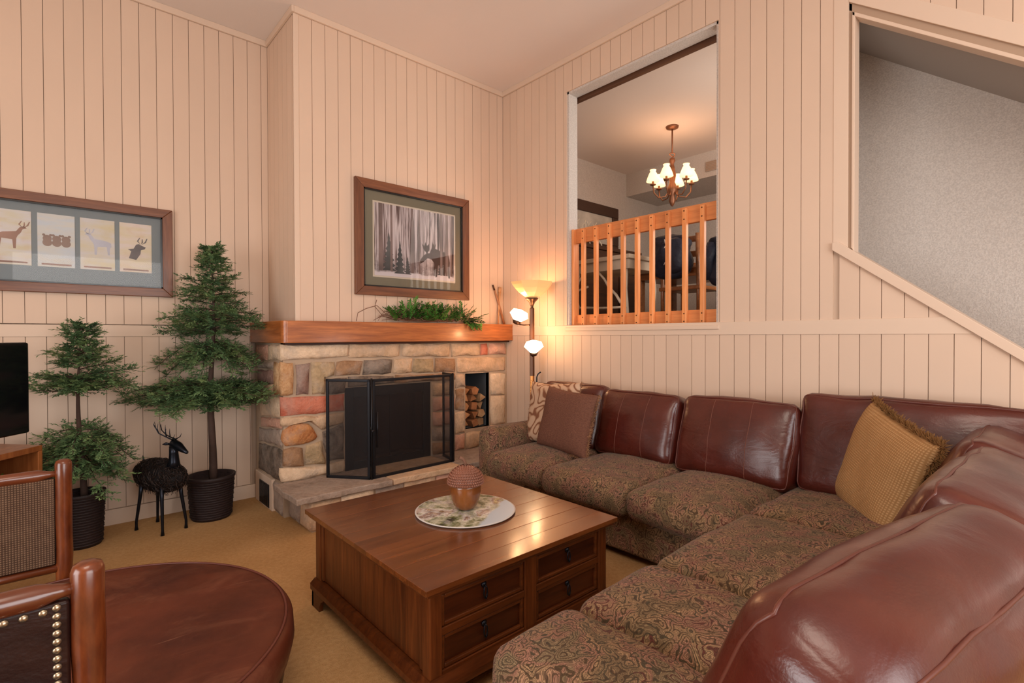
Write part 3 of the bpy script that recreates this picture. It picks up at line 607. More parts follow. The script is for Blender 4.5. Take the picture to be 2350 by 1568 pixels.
# ------------------------------------------------------------------ cushions
def cushion(name, mat, parent, M, a, b, c, r=.06, bulge=.03, side=.015, N=14, wrinkle=.006, seed=0, label=None, frontb=None):
    """box cushion, half sizes a,b,c (c = thickness axis); returns object and surface function"""
    rs = seed*13.7
    def surf(u, v, w_):
        p = Vector((u*a, v*b, w_*c)); inn = Vector((max(-a+r, min(a-r, p.x)), max(-b+r, min(b-r, p.y)), max(-c+r, min(c-r, p.z))))
        d = p-inn
        if d.length > 1e-9: p = inn + d.normalized()*min(r, max(abs(d.x), abs(d.y), abs(d.z)))
        p.z += w_*bulge*(1-u*u)*(1-v*v)
        p.x += u*side*(1-v*v)*(1-w_*w_); p.y += v*side*(1-u*u)*(1-w_*w_)
        q = Vector((p.x*7+rs, p.y*7, p.z*7)); p += Vector((noise.noise(q), noise.noise(q+Vector((9, 0, 0))), noise.noise(q+Vector((0, 9, 0)))))*wrinkle
        return M @ p
    bm = bmesh.new(); idx = {}
    def vert(u, v, w_):
        k = (round(u, 5), round(v, 5), round(w_, 5))
        if k not in idx: idx[k] = bm.verts.new(surf(u, v, w_))
        return idx[k]
    S = [sin(pi/2*(-1+2*i/N)) for i in range(N+1)]; K = max(4, N//2); S2 = [sin(pi/2*(-1+2*i/K)) for i in range(K+1)]
    for w_ in (-1, 1):
        for i in range(N):
            for j in range(N):
                q = [vert(S[i], S[j], w_), vert(S[i+1], S[j], w_), vert(S[i+1], S[j+1], w_), vert(S[i], S[j+1], w_)]
                bm.faces.new(q if w_ > 0 else q[::-1])
    for s in (-1, 1):
        for i in range(N):
            for j in range(K):
                q = [vert(S[i], s, S2[j]), vert(S[i+1], s, S2[j]), vert(S[i+1], s, S2[j+1]), vert(S[i], s, S2[j+1])]; bm.faces.new(q if s < 0 else q[::-1])
                q = [vert(s, S[i], S2[j]), vert(s, S[i+1], S2[j]), vert(s, S[i+1], S2[j+1]), vert(s, S[i], S2[j+1])]; bm.faces.new(q if s > 0 else q[::-1])
    off = Vector(parent.get('org', (0, 0, 0))) if parent else Vector((0, 0, 0))
    for vv in bm.verts: vv.co -= off
    me = bpy.data.meshes.new(name); bm.to_mesh(me); bm.free(); me.materials.append(mat); me.polygons.foreach_set('use_smooth', [True]*len(me.polygons))
    o = bpy.data.objects.new(name, me); link(o, parent); o['org'] = list(off)
    if label: o['label'] = label
    return o, surf
def frameM(loc, X, Y):
    X = Vector(X).normalized(); Y = (Vector(Y)-X*X.dot(Vector(Y))).normalized(); Z = X.cross(Y)
    return Matrix(((X.x, Y.x, Z.x, loc[0]), (X.y, Y.y, Z.y, loc[1]), (X.z, Y.z, Z.z, loc[2]), (0, 0, 0, 1)))
def piping(o, surf, mat, w_=.93, r=.0045, sides=(1, -1), N=40):
    for s in sides:
        P = []
        for (u0, v0, u1, v1) in ((-1, -1, 1, -1), (1, -1, 1, 1), (1, 1, -1, 1), (-1, 1, -1, -1)):
            for i in range(N//4+1):
                t = sin(pi/2*(-1+2*i/(N//4)))*.5+.5; P.append(surf(u0+(u1-u0)*t, v0+(v1-v0)*t, s*w_))
        P.append(P[0])
        Q = [P[0]]
        for p in P[1:]:
            if (p-Q[-1]).length > 1e-4: Q.append(p)
        G().tube(Q, r, 6, False).o('piping', mat, o, True)
def stitch(o, surf, us, mat, r=.0022):
    for u in us:
        G().tube([surf(u, -.96+1.92*i/20, 1.0) for i in range(21)], r, 5, False).o('stitching', mat, o, True)

# ------------------------------------------------------------------ sectional sofa
so = thing('sectional_sofa', (-.5, -2.4, 0), 'large L-shaped sectional sofa with oxblood leather backs and brown paisley seats', 'sofa')
G().prism([(-.98, -.80), (-.98, -2.99), (-2.62, -2.99), (-2.62, -3.70), (-.12, -3.70), (-.12, -.80)][::-1], lambda p: (p[0], p[1], .05), lambda p: (p[0], p[1], .31)).o('sofa_base', M_pais, so, bevel=.03, seg=3)
# arm at the hearth end
cushion('armrest', M_pais, so, frameM((-.565, -.885, .35), (1, 0, 0), (0, 1, 0)), .42, .10, .295, .07, .0, .01, 12, .006, 3)
# hidden back frame
G().box(-.14, -.03, -3.98, -.82, .06, .76).o('back_frame', M_leather, so, bevel=.03, seg=3)
G().box(-2.62, -.10, -4.12, -4.0, .06, .50).o('back_frame', M_leather, so, bevel=.03, seg=3)
for x, y in ((-.93, -.86), (-.93, -2.9), (-2.55, -3.05), (-2.55, -4.04), (-.15, -4.04), (-.1, -.86)):
    G().lathe([(.022, 0), (.03, .055)], (x, y, 0), 12).o('foot', M_black, so, True)
ZC = .395
seats = [(-.60, -1.32, .48, .31), (-.60, -1.99, .50, .355), (-.60, -2.67, .50, .325)]
for i, (x, y, a, b) in enumerate(seats):
    o, sf = cushion('seat_cushion', M_pais, so, frameM((x, y, ZC), (1, 0, 0), (0, 1, 0)), a-.0, b+.003, .095, .075, .035, .012, 16, .009, 10+i)
for i, (x0, x1) in enumerate(((-.90, -.17), (-1.79, -.905), (-2.275, -1.795), (-2.665, -2.28))):
    o, sf = cushion('seat_cushion', M_pais, so, frameM(((x0+x1)/2, -3.355, ZC), (1, 0, 0), (0, 1, 0)), (x1-x0)/2+.002, .375, .097, .075, .03, .012, 16, .009, 20+i)
# back cushions on the wall side: (y centre, half width, half height, z centre, x)
def back(loc, X, up_, a, b, c, seed, st=(-.33, .33), bulge=.05, r=.06, wr=.010, pip=(1,)):
    o, sf = cushion('back_cushion', M_leather, so, frameM(loc, X, up_), a, b, c, r, bulge, .015, 20, wr, seed)
    piping(o, sf, M_piping, .90, .0045, pip); 
    if st: stitch(o, sf, st, M_stitch)
    return o
LEAN = (.32, 0, 1)
back((-.27, -1.235, .715), (0, -1, 0), LEAN, .345, .27, .10, 31)
back((-.285, -1.925, .705), (0, -1, 0), LEAN, .338, .255, .11, 32)
back((-.285, -2.665, .71), (0, -1, 0), LEAN, .372, .265, .12, 33)
back((-.25, -3.56, .76), (0, -1, 0), (.20, 0, 1), .52, .29, .10, 34, None)
# return side backs lean towards -Y
LEAN2 = (0, -.42, 1)
back((-.60, -3.86, .69), (-1, 0, 0), LEAN2, .33, .28, .12, 35, None, pip=(1, -1))
back((-1.36, -3.90, .69), (-1, .02, 0), LEAN2, .45, .275, .13, 36, None, pip=(1, -1))
back((-2.29, -3.89, .70), (-1, .16, 0), (-.04, -.42, 1), .50, .275, .13, 37, None, .06, .10, .008, (1, -1))

# ------------------------------------------------------------------ throw pillows
def throw(name, label, mat, M, a, b, T, seed, fr=None, frn=0, frl=.03, sides=(1, 1, 1, 1)):
    t = thing(name, (0, 0, 0), label, 'pillow'); t.matrix_world = M; M = Matrix.Identity(4)
    N = 22; V = []; Fc = []
    def P(u, v, s):
        e = ((1-u**4)*(1-v**4))
        x = a*u*(1-.06*(1-v*v)); y = b*v*(1-.06*(1-u*u)); z = s*T*max(0, e)**.5
        q = Vector((x*6+seed, y*6, s)); z += noise.noise(q)*.012*e; return M @ Vector((x, y+noise.noise(q*.7)*.008, z))
    for s in (1, -1):
        n0 = len(V); V += [P(sin(pi/2*(-1+2*i/N)), sin(pi/2*(-1+2*j/N)), s) for i in range(N+1) for j in range(N+1)]
        for i in range(N):
            for j in range(N):
                q = (n0+i*(N+1)+j, n0+(i+1)*(N+1)+j, n0+(i+1)*(N+1)+j+1, n0+i*(N+1)+j+1); Fc.append(q if s > 0 else q[::-1])
    mesh_obj('cover', V, Fc, mat, t, True)
    if fr:
        rs = random.Random(seed); g = G()
        for k in range(frn):
            e = rs.choice([i for i in range(4) if sides[i]]); tt = rs.uniform(-1, 1)
            u, v = [(tt, -1), (1, tt), (tt, 1), (-1, tt)][e]; p = P(u, v, 1); o = Vector([(0, -1, 0), (1, 0, 0), (0, 1, 0), (-1, 0, 0)][e])
            d = (M.to_3x3() @ (o+Vector((rs.uniform(-.7, .7), rs.uniform(-.7, .7), rs.uniform(-.6, .8))))).normalized(); L = frl*rs.uniform(.5, 1.2)
            sd = Vector((rs.uniform(-1, 1), rs.uniform(-1, 1), rs.uniform(-1, 1)))*.006
            g.tube([p-d*.004, p+d*L*.5+sd, p+d*L+sd*2], [.0028, .0024, .0012], 3, False)
        stuff(g.o('fringe', fr, t))
    return t
throw('gold_pillow', 'gold woven pillow with brown fringe leaning in the sofa corner', M_gold, frameM((-.50, -3.485, .705), (-.75, -.60, -.22), (.16, -.20, 1)), .295, .285, .09, 5, M_fringe_g, 1900, .032, (0, 1, 1, 0))
throw('brown_pillow', 'plain brown chenille pillow at the hearth end of the sofa', M_brownc, frameM((-.63, -1.475, .735), (-.10, -1, -.05), (.25, .05, 1)), .285, .245, .075, 8, M_fringe_b, 700, .018, (1, 1, 0, 0))
throw('patterned_pillow', 'cream and rust tapestry pillow behind the plain brown one', M_tap, frameM((-.50, -1.20, .755), (-.06, -1, .05), (.22, .05, 1)), .30, .26, .07, 11, M_fringe_b, 250, .02, (0, 1, 0, 1))

# ------------------------------------------------------------------ coffee table
X0, X1, Y0, Y1, TZ = -2.64, -1.53, -2.63, -1.465, .50
ct = thing('coffee_table', (-2.085, -2.05, 0), 'low square dark cherry coffee table with paired drawers beside the sofa', 'table')
n = 10; dy = (Y1-Y0)/n
for i in range(n): boxo('plank', (X0, X1, Y0+i*dy+.0005, Y0+(i+1)*dy-.0005, TZ-.022, TZ-(i % 2)*.0004), M_tabtop, ct, bevel=.0015)
G().box(X0+.012, X1-.012, Y0+.012, Y1-.012, TZ-.038, TZ-.022).o('top_moulding', M_tabx, ct, bevel=.005)
bx0, bx1, by0, by1 = X0+.04, X1-.04, Y0+.04, Y1-.04
G().box(bx0+.02, bx1-.02, by0+.055, by1-.02, .12, TZ-.038).o('case', M_tab, ct)
for x in (bx0, bx1-.055):
    for y in (by0, by1-.055): boxo('corner_post', (x, x+.055, y, y+.055, .10, TZ-.038), M_tab, ct, bevel=.005)
for y in (by0+.055, by1-.085): boxo('side_stile', (bx0+.006, bx0+.03, y, y+.03, .15, TZ-.04), M_tab, ct, bevel=.004)
boxo('side_rail', (bx0+.008, bx0+.03, by0+.08, by1-.08, TZ-.075, TZ-.038), M_tabx, ct, bevel=.004)
pn = 8; py0, py1 = by0+.085, by1-.085
for i in range(pn): boxo('side_plank', (bx0+.014, bx0+.03, py0+(py1-py0)*i/pn+.0006, py0+(py1-py0)*(i+1)/pn-.0006, .15, TZ-.075), M_tab, ct, bevel=.0015)
# front
xm = (bx0+bx1)/2
boxo('front_stile', (xm-.035, xm+.035, by0+.004, by0+.06, .13, TZ-.038), M_tab, ct, bevel=.004)
for z0, z1 in ((TZ-.062, TZ-.038), (.285, .315), (.13, .155)):
    for a, b in ((bx0+.055, xm-.035), (xm+.035, bx1-.055)): boxo('front_rail', (a, b, by0+.006, by0+.06, z0, z1), M_tabx, ct, bevel=.003)
def drawer(x0, x1, z0, z1):
    d = boxo('drawer', (x0, x1, by0+.022, by0+.06, z0, z1), M_drawer, ct, bevel=.002)
    e = .016
    G().box(x0, x0+e, by0+.010, by0+.03, z0, z1).box(x1-e, x1, by0+.010, by0+.03, z0, z1).box(x0+e, x1-e, by0+.010, by0+.03, z1-e, z1).box(x0+e, x1-e, by0+.010, by0+.03, z0, z0+e).o('drawer_bead', M_tabx, d, bevel=.004)
    cx, cz = (x0+x1)/2, (z0+z1)/2+.012
    g = G(); g.lathe([(0, 0), (.013, .001), (.012, .006), (.006, .010), (0, .012)], (0, 0, 0), 12, Matrix.Translation((cx, by0+.022, cz+.018)) @ Matrix.Rotation(pi/2, 4, 'X'))
    g.tube([(cx, by0+.012, cz+.018), (cx-.006, by0+.008, cz+.008), (cx-.009, by0+.008, cz-.012), (cx-.006, by0+.008, cz-.028), (cx, by0+.007, cz-.034), (cx+.006, by0+.008, cz-.028), (cx+.009, by0+.008, cz-.012), (cx+.006, by0+.008, cz+.008), (cx, by0+.012, cz+.018)], [.003, .003, .0035, .004, .0055, .004, .0035, .003, .003], 7)
    g.o('drop_pull', M_iron, d, True)
for a, b in ((bx0+.057, xm-.037), (xm+.037, bx1-.057)):
    drawer(a, b, .157, .283); drawer(a, b, .317, TZ-.064)
# base moulding and bracket feet
def ring(z0, z1, o0, o1):
    g = G(); V = []
    for z, o in ((z0, o0), (z1, o1)): V += [(bx0-o, by0-o, z), (bx1+o, by0-o, z), (bx1+o, by1+o, z), (bx0-o, by1+o, z)]
    return g.add(V, [(0, 1, 5, 4), (1, 2, 6, 5), (2, 3, 7, 6), (3, 0, 4, 7), (3, 2, 1, 0), (4, 5, 6, 7)])
ring(.085, .115, .022, .022).o('base_moulding', M_tabx, ct, bevel=.003)
ring(.115, .145, .022, .004).o('base_cove', M_tabx, ct)
for sx_, xx in ((1, bx0-.015), (-1, bx1+.015)):
    for sy, yy_ in ((1, by0-.015), (-1, by1+.015)):
        P = [(0, 0), (.0, .085), (.15, .085), (.145, .07), (.115, .055), (.10, .03), (.095, 0)]
        g = G(); g.prism(P, lambda p: (xx+sx_*p[0], yy_+sy*.02, p[1]), lambda p: (xx+sx_*p[0], yy_, p[1])); g.prism(P, lambda p: (xx+sx_*.02, yy_+sy*p[0], p[1]), lambda p: (xx, yy_+sy*p[0], p[1]))
        g.o('bracket_foot', M_tab, ct)
# picture plate and acorn box
AX, AY = -2.035, -2.05
m = MT('scenic_plate_print', .35, .3, 0, .0); v = m.coord((1, 1, 1)); n1 = m.noise(v, 8, 5, .65, .8); n2 = m.noise(v, 22, 4, .7)
c = m.mix(.4, m.ramp(n1.outputs[0], [(.34, (.04, .035, .03)), (.42, (.16, .20, .05)), (.49, (.50, .48, .30)), (.54, (.62, .60, .56)), (.60, (.30, .15, .12)), (.68, (.55, .45, .12))]), m.ramp(n2.outputs[0], [(.42, (.03, .03, .025)), (.58, (.80, .76, .70))]))
sep = m.n('ShaderNodeSeparateXYZ'); m.l(v, sep.inputs[0])
st = m.math('ADD', m.math('MULTIPLY', sep.outputs['X'], .5), m.math('MULTIPLY', sep.outputs['Y'], -.85)); st = m.math('ADD', st, m.math('MULTIPLY', n1.outputs[0], .06))
c = m.mix(m.ramp(st, [(.165, (0, 0, 0)), (.18, (1, 1, 1))]), c, (.45, .54, .62)); m.col(c); M_plate = m.done()
pl = thing('picture_plate', (AX, AY, TZ), 'round plate printed with a mountain scene under the acorn on the coffee table', 'plate')
G().lathe([(.0, .0005), (.20, .0005), (.255, .006), (.257, .010), (.250, .0105)], (AX, AY, TZ), 64).o('plate_rim', M_white, pl, True)
G().lathe([(.0, .0112), (.249, .0112), (.249, .0095), (0, .0095)], (AX, AY, TZ), 64).o('printed_face', M_plate, pl)
ac = thing('acorn_box', (AX, AY, TZ+.0114), 'wooden acorn ornament with a scaly cap standing on the round plate', 'ornament')
z0 = TZ+.0115
mm = wood('acorn_body_wood', (.13, .038, .008), (.25, .08, .018), 'z', 1, .25, .4, stretch=5)
G().lathe([(0, 0), (.028, 0), (.05, .008), (.066, .028), (.079, .06), (.086, .10), (.087, .13), (.084, .15), (0, .15)], (AX, AY, z0), 40).o('nut_body', mm, ac, True)
mc = plain('acorn_cap', (.26, .10, .06), .45, .5, vary=.3)
cp = G().lathe([(.080, .138), (.093, .140), (.097, .150), (.095, .168), (.085, .195), (.066, .22), (.04, .236), (.015, .242), (0, .243)], (AX, AY, z0), 40).o('cap', mc, ac, True)
g = G(); prof = [(.098, .150), (.098, .163), (.095, .176), (.090, .189), (.083, .201), (.073, .213), (.061, .223), (.047, .232), (.032, .238), (.017, .242)]
for i, (r, z) in enumerate(prof):
    nn_ = max(6, int(2*pi*r/.0135))
    for k_ in range(nn_):
        a = 2*pi*(k_+.5*(i % 2))/nn_; c = (AX+r*cos(a), AY+r*sin(a), z0+z); s = .0072
        g.add([(c[0]+cos(a)*s*.9, c[1]+sin(a)*s*.9, c[2]), (c[0]-sin(a)*s, c[1]+cos(a)*s, c[2]), (c[0]+sin(a)*s, c[1]-cos(a)*s, c[2]), (c[0], c[1], c[2]+s), (c[0]+cos(a)*s*.3, c[1]+sin(a)*s*.3, c[2]-s)], [(0, 1, 3), (0, 3, 2), (0, 4, 1), (0, 2, 4)])
stuff(g.o('scales', mc, cp))
G().tube([(AX, AY, z0+.240), (AX-.003, AY, z0+.262), (AX-.012, AY+.006, z0+.280), (AX-.030, AY+.014, z0+.290)], [.011, .008, .009, .011], 9).o('stem', M_twig, ac, True)

ac.scale = (.92, .92, .92)

# ------------------------------------------------------------------ floor lamp
LX, LY = -.215, -.665
la = thing('floor_lamp', (LX, LY, 0), 'bronze torchiere floor lamp with two lit geometric side shades by the fireplace corner', 'lamp')
G().lathe([(.0, 0), (.115, 0), (.115, .012), (.10, .022), (.03, .03), (.02, .05)], (LX, LY, 0), 28).o('base', M_bronze, la, True)
G().lathe([(.022, .045), (.022, 1.02)], (LX, LY, 0), 6).o('lower_pole', M_copper, la)
G().lathe([(.024, 1.02), (.024, 1.66), (.014, 1.67), (.014, 1.76)], (LX, LY, 0), 6).o('pole', M_bronze, la)
G().lathe([(.014, 1.68), (.03, 1.72), (.055, 1.745), (.065, 1.76), (.0, 1.76)], (LX, LY, 0), 20).o('cup', M_bronze, la, True)
m = MT('amber_glass', .3, .5, base=(.75, .48, .24)); m.b.inputs['Emission Color'].default_value = (1, .52, .17, 1); m.b.inputs['Emission Strength'].default_value = .42; M_amber = m.done()
G().lathe([(.04, 1.757), (.075, 1.775), (.125, 1.81), (.165, 1.85), (.192, 1.885), (.205, 1.91), (.200, 1.911), (.186, 1.886), (.158, 1.853), (.118, 1.815), (.07, 1.782), (.0, 1.77)], (LX, LY, 0), 8, a0=.3).o('bowl_shade', M_amber, la)
M_hot = emis('lit_white_glass', (1, .80, .50), 7.0, (.9, .8, .65))
def diamond(c, tilt, az):
    M = Matrix.Translation(c) @ Matrix.Rotation(az, 4, 'Z') @ Matrix.Rotation(tilt, 4, 'Y')
    s = G().lathe([(0, .060), (.070, .048), (.092, .0), (.0, -.088)], (0, 0, 0), 4, M).o('side_shade', M_hot, la)
    G().lathe([(.030, -.065), (.046, -.052), (.030, -.085), (.012, -.09), (0, -.09)], (0, 0, 0), 10, M).o('socket', M_bronze, la, True)
    b = M @ Vector((0, 0, -.085)); G().tube([b, (b+Vector((LX, LY, b.z-.02)))/2, (LX, LY, b.z-.01)], .007, 8).o('arm', M_bronze, la, True)
diamond((LX-.085, LY+.09, 1.595), -.35, 2.33)
diamond((LX-.05, LY-.075, 1.30), .25, -2.2)
point('lamp_bulb', (LX, LY, 1.87), 4, WARM, .03)
point('side_bulb_upper', (LX-.10, LY+.10, 1.70), 6, WARM, .03)
point('side_bulb_lower', (LX-.05, LY-.10, 1.42), 6, WARM, .03)
pk = thing('fire_poker', (-.09, -.60, 0), 'black iron poker with a curled tip standing behind the floor lamp', 'poker')
G().tube([(-.09, -.60, .0), (-.085, -.60, .5), (-.09, -.60, .90), (-.088, -.60, 1.0), (-.078, -.605, 1.025), (-.062, -.612, 1.04), (-.05, -.616, 1.045)], .0065, 8).o('shaft', M_iron, pk, True)
G().lathe([(0, 0), (.05, 0), (.05, .008), (.01, .02)], (-.09, -.60, 0), 16).o('stand', M_iron, pk, True)

# ------------------------------------------------------------------ mantel decor
def needles(g, p0, p1, n, L, w_, rs, spread=.7, droop=0, sag=Vector((0, 0, 0))):
    p0 = Vector(p0); p1 = Vector(p1); ax = (p1-p0); al = ax.normalized()
    s = al.cross(Vector((0, 0, 1)));
    if s.length < .1: s = Vector((1, 0, 0))
    s.normalize(); u_ = s.cross(al)
    for i in range(n):
        t = (i+rs.random())/n; c = p0+ax*t; a = rs.choice((-1, 1))*rs.uniform(.35, 1.0); 
        d = (al*cos(a*spread*1.2)+s*sin(a*spread*1.2)+u_*rs.uniform(-.35, .35)+Vector((0, 0, -droop))).normalized(); l = L*rs.uniform(.6, 1.15)*(1-.3*t)
        q = d.cross(u_+s*rs.uniform(-.5, .5)).normalized()*w_
        n0 = len(g.V); g.V += [tuple(c-q*.6), tuple(c+d*l*.55+q), tuple(c+d*l), tuple(c+d*l*.45-q)]; g.F.append((n0, n0+1, n0+2, n0+3))
gar = thing('evergreen_spray', (-1.1, -.08, 1.523), 'artificial evergreen branch with bare twigs lying along the mantel', 'decoration')
rs = random.Random(3); g = G(); gt = G()
for k in range(150):
    x = rs.uniform(-1.36, -.50); base = Vector((x, rs.uniform(-.12, -.05), 1.535+rs.uniform(0, .05)))
    d = Vector((rs.uniform(-.9, .9), rs.uniform(-.55, .25), rs.uniform(.05, 1.0))).normalized()
    if x > -.68 and rs.random() < .7: d = Vector((rs.uniform(.2, 1), rs.uniform(-1, -.4), rs.uniform(-.7, .3))).normalized()
    L = rs.uniform(.09, .19); e = base+d*L
    e.y = min(e.y, -.015)
    if e.z < 1.53 and e.y > -.16: e.y = -.17
    if e.y > -.155: e.z = max(e.z, 1.535)
    needles(g, base, e, 34, .042, .0068, rs, .9); gt.tube([base, e], .0016, 4, False)
for q in g.V[:0]: pass
g.V = [(x, min(y, -.006), (max(z, 1.5245) if y > -.165 else z)) for x, y, z in g.V]
stuff(g.o('needles', M_fol2, gar))
for k in range(26):
    x = rs.uniform(-1.62, -1.0); z = 1.53
    P = [Vector((x+.35, -.09, z+.01)), Vector((x+.2, -.09+rs.uniform(-.04, .03), z+rs.uniform(.0, .08))), Vector((x+.08, -.09+rs.uniform(-.04, .05), z+rs.uniform(.02, .12))), Vector((x, -.07+rs.uniform(-.05, .05), z+rs.uniform(.0, .07)))]
    gt.tube([Vector((p.x, min(p.y, -.015), p.z)) for p in P], [.004, .0035, .003, .002], 5)
gt.tube([(-1.30, -.08, 1.54), (-1.42, -.06, 1.60), (-1.50, -.05, 1.67), (-1.60, -.05, 1.64), (-1.68, -.06, 1.60), (-1.695, -.06, 1.53)], .003, 5)
gt.tube([(-1.32, -.08, 1.54), (-1.45, -.06, 1.58), (-1.52, -.05, 1.66), (-1.50, -.05, 1.72)], .003, 5)
stuff(gt.o('twigs', M_twig, gar, True))
for (lbl, P, R, mt) in (('slim dark-tipped wooden stick leaning in the mantel corner', [(-.03, -.05, 1.523), (-.10, -.028, 1.78), (-.157, -.016, 1.935)], [.013, .011, .008], wood('stick_wood', (.30, .12, .05), (.50, .22, .10), 'z', 2, .5)),
                        ('pale wooden stick crossed behind the dark-tipped one on the mantel', [(-.115, -.05, 1.523), (-.085, -.03, 1.75), (-.06, -.016, 1.915)], [.007, .009, .016], wood('stick_wood_pale', (.50, .24, .10), (.66, .36, .18), 'z', 2, .5))):
    t = thing('wooden_stick', P[0], lbl, 'stick')
    G().tube(P, R, 8).o('shaft', mt, t, True)
    a = Vector(P[-1]); b = a+(a-Vector(P[-2])).normalized()*-.055
    G().tube([b, a+(a-b)*.05], [R[-1]+.002, R[-1]+.001], 8).o('tip', M_bronze if 'slim' in lbl else mt, t, True)

# ------------------------------------------------------------------ potted trees
def tree(label, base, H, pot_r, pot_h, tiers, seed, trunk_r, lean=0, cnt=1.0, ymax=.645):
    t = thing('potted_cedar', base, label, 'tree'); bx, by, _ = base; rs = random.Random(seed)
    pt = G().lathe([(0, .0), (pot_r*.80, 0), (pot_r*.84, .03), (pot_r*.96, pot_h-.03), (pot_r*1.02, pot_h-.02), (pot_r*1.03, pot_h), (pot_r*.94, pot_h), (pot_r*.9, pot_h-.05), (0, pot_h-.05)], (bx, by, 0), 36).o('pot', M_pot, t, True)
    g = G()
    for i in range(int(pot_h/.018)-1):
        z = .02+i*.018; r = pot_r*(.83+.13*z/pot_h)
        g.tube([(bx+(r+.003*(1 if (k+i) % 2 else -.5))*cos(2*pi*k/28), by+(r+.003*(1 if (k+i) % 2 else -.5))*sin(2*pi*k/28), z) for k in range(29)], .006, 5, False)
    stuff(g.o('wicker_bands', M_pot, pt, True))
    def trunk(z): return Vector((bx+lean*z+.012*sin(z*5), by+.010*cos(z*4), z))
    G().tube([trunk(pot_h-.06+(H-pot_h)*i/14) for i in range(15)], [trunk_r*(1-.85*i/14) for i in range(15)], 10).o('trunk', M_bark, t, True)
    g = G(); gb = G()
    for (z0, z1, r0, r1, nb, droop, az0) in tiers:
        for k in range(int(nb*cnt)):
            f = (k+.5)/int(nb*cnt); z = z0+(z1-z0)*f; R = (r0+(r1-r0)*f)*rs.uniform(.5, 1.18)
            az = k*2.39996+rs.uniform(-.3, .3)+az0; d = Vector((cos(az), sin(az), 0))
            if by+d.y*R > ymax-.02: d.y *= .35; d.normalize(); d = Vector((d.x, min(d.y, (ymax-.03-by)/R), 0))
            if d.x < -.3 and d.y < .1 and bx < -3: R *= .72
            if d.x > .05 and bx+d.x*R > -2.37:
                q_ = (-2.37-bx)/d.x
                if by+d.y*q_ > -.19: R = q_
            P = []; s = trunk(z)
            for i in range(6):
                q = i/5; P.append(s+d*R*q+Vector((rs.uniform(-.01, .01), rs.uniform(-.01, .01), R*(.25*q-droop*q*q))))
            for p in P: p.y = min(p.y, ymax)
            gb.tube(P, [.0045, .004, .0035, .003, .0025, .0015], 4, False)
            ns = max(6, int(R/.021))
            for j in range(ns):
                q = .12+.88*(j+rs.random())/ns; ii = min(4, int(q*5)); c = P[ii].lerp(P[ii+1], q*5-ii)
                for sd in (-1, 1):
                    L = (.045+.12*R*(1.25-q))*rs.uniform(.7, 1.2)+.02
                    dd = (d*.75+Vector((-d.y, d.x, 0))*sd*rs.uniform(.5, 1.0)+Vector((0, 0, rs.uniform(-.45, .65)))).normalized(); e = c+dd*L
                    e.y = min(e.y, ymax); needles(g, c, e, 17, .036, .0048, rs, .8, .03)
            needles(g, P[3], P[5], 24, .042, .0048, rs, .6)
    g.V = [((min(x, -2.325) if y > -.17 else x), min(y, .655), z) for x, y, z in g.V]
    gb.V = [((min(x, -2.33) if y > -.17 else x), min(y, .65), z) for x, y, z in gb.V]
    stuff(gb.o('branches', M_bark, t)); stuff(g.o('foliage', M_fol, t))
    return t
tree('tall artificial cedar in a dark wicker pot beside the fireplace', (-2.70, .36, 0), 2.10, .165, .33,
     [(.86, 1.03, .50, .56, 44, .28, 0), (1.24, 1.36, .36, .40, 22, .70, 1), (1.40, 1.62, .38, .30, 26, .22, 2), (1.64, 1.86, .25, .16, 22, .10, 0), (1.88, 2.09, .12, .05, 20, -.3, 0)], 21, .03, .012)
tree('shorter artificial cedar in a dark pot behind the log chair', (-3.47, .33, 0), 1.50, .125, .36,
     [(.50, .80, .29, .31, 38, .75, 0), (1.02, 1.14, .31, .30, 24, .12, 1), (1.18, 1.30, .20, .15, 14, .0, 0), (1.30, 1.48, .13, .05, 16, -.3, 0)], 44, .022, -.005)

# ------------------------------------------------------------------ deer sculpture
de = thing('deer_sculpture', (-3.03, .32, 0), 'black metal reindeer sculpture with a shaggy wire body beside the tall cedar', 'sculpture')
hc = Vector((-3.10, .458, 0)); fc = Vector((-2.97, .185, 0)); ax = (fc-hc).normalized(); sd = Vector((-ax.y, ax.x, 0)); ctr = Vector((-3.035, .32, .395))
# view-wise body runs along ax; ellipsoid
def body_pt(th, ph, s=1): return ctr+ax*(.245*s*cos(th))+sd*(.095*s*sin(th)*cos(ph))+Vector((0, 0, .115*s*sin(th)*sin(ph)))
V = []; Fc = []; n1, n2 = 16, 20
for i in range(n1+1):
    for j in range(n2): V.append(body_pt(pi*i/n1, 2*pi*j/n2))
for i in range(n1):
    for j in range(n2): Fc.append((i*n2+j, i*n2+(j+1) % n2, (i+1)*n2+(j+1) % n2, (i+1)*n2+j))
body = mesh_obj('body', V, Fc, M_soot, de, True)
g = G(); rs = random.Random(12)
for k in range(1500):
    th = math.acos(rs.uniform(-.98, .98)); ph = rs.uniform(0, 2*pi); P = []
    da, db = rs.uniform(-.28, .28), rs.uniform(-.6, .6); s0 = rs.uniform(1.0, 1.06)
    for i in range(4): P.append(body_pt(th+da*i/3, ph+db*i/3, s0+.07*sin(pi*i/3)*rs.random()))
    if rs.random() < .15: P[-1] += Vector((0, 0, -.03))
    g.tube(P, .0016, 3, False)
stuff(g.o('wire_coat', plain('rusty_wire', (.035, .022, .018), .5, .4, .5), body))
nb = ctr+ax*.145+Vector((0, 0, .055)); 
NP = [nb, nb+Vector((0, 0, .06))+ax*.01, nb+Vector((0, 0, .12))+ax*.006, nb+Vector((0, 0, .165))+ax*.012]
G().tube(NP, [.052, .034, .029, .032], 14).o('neck', M_iron, de, True)
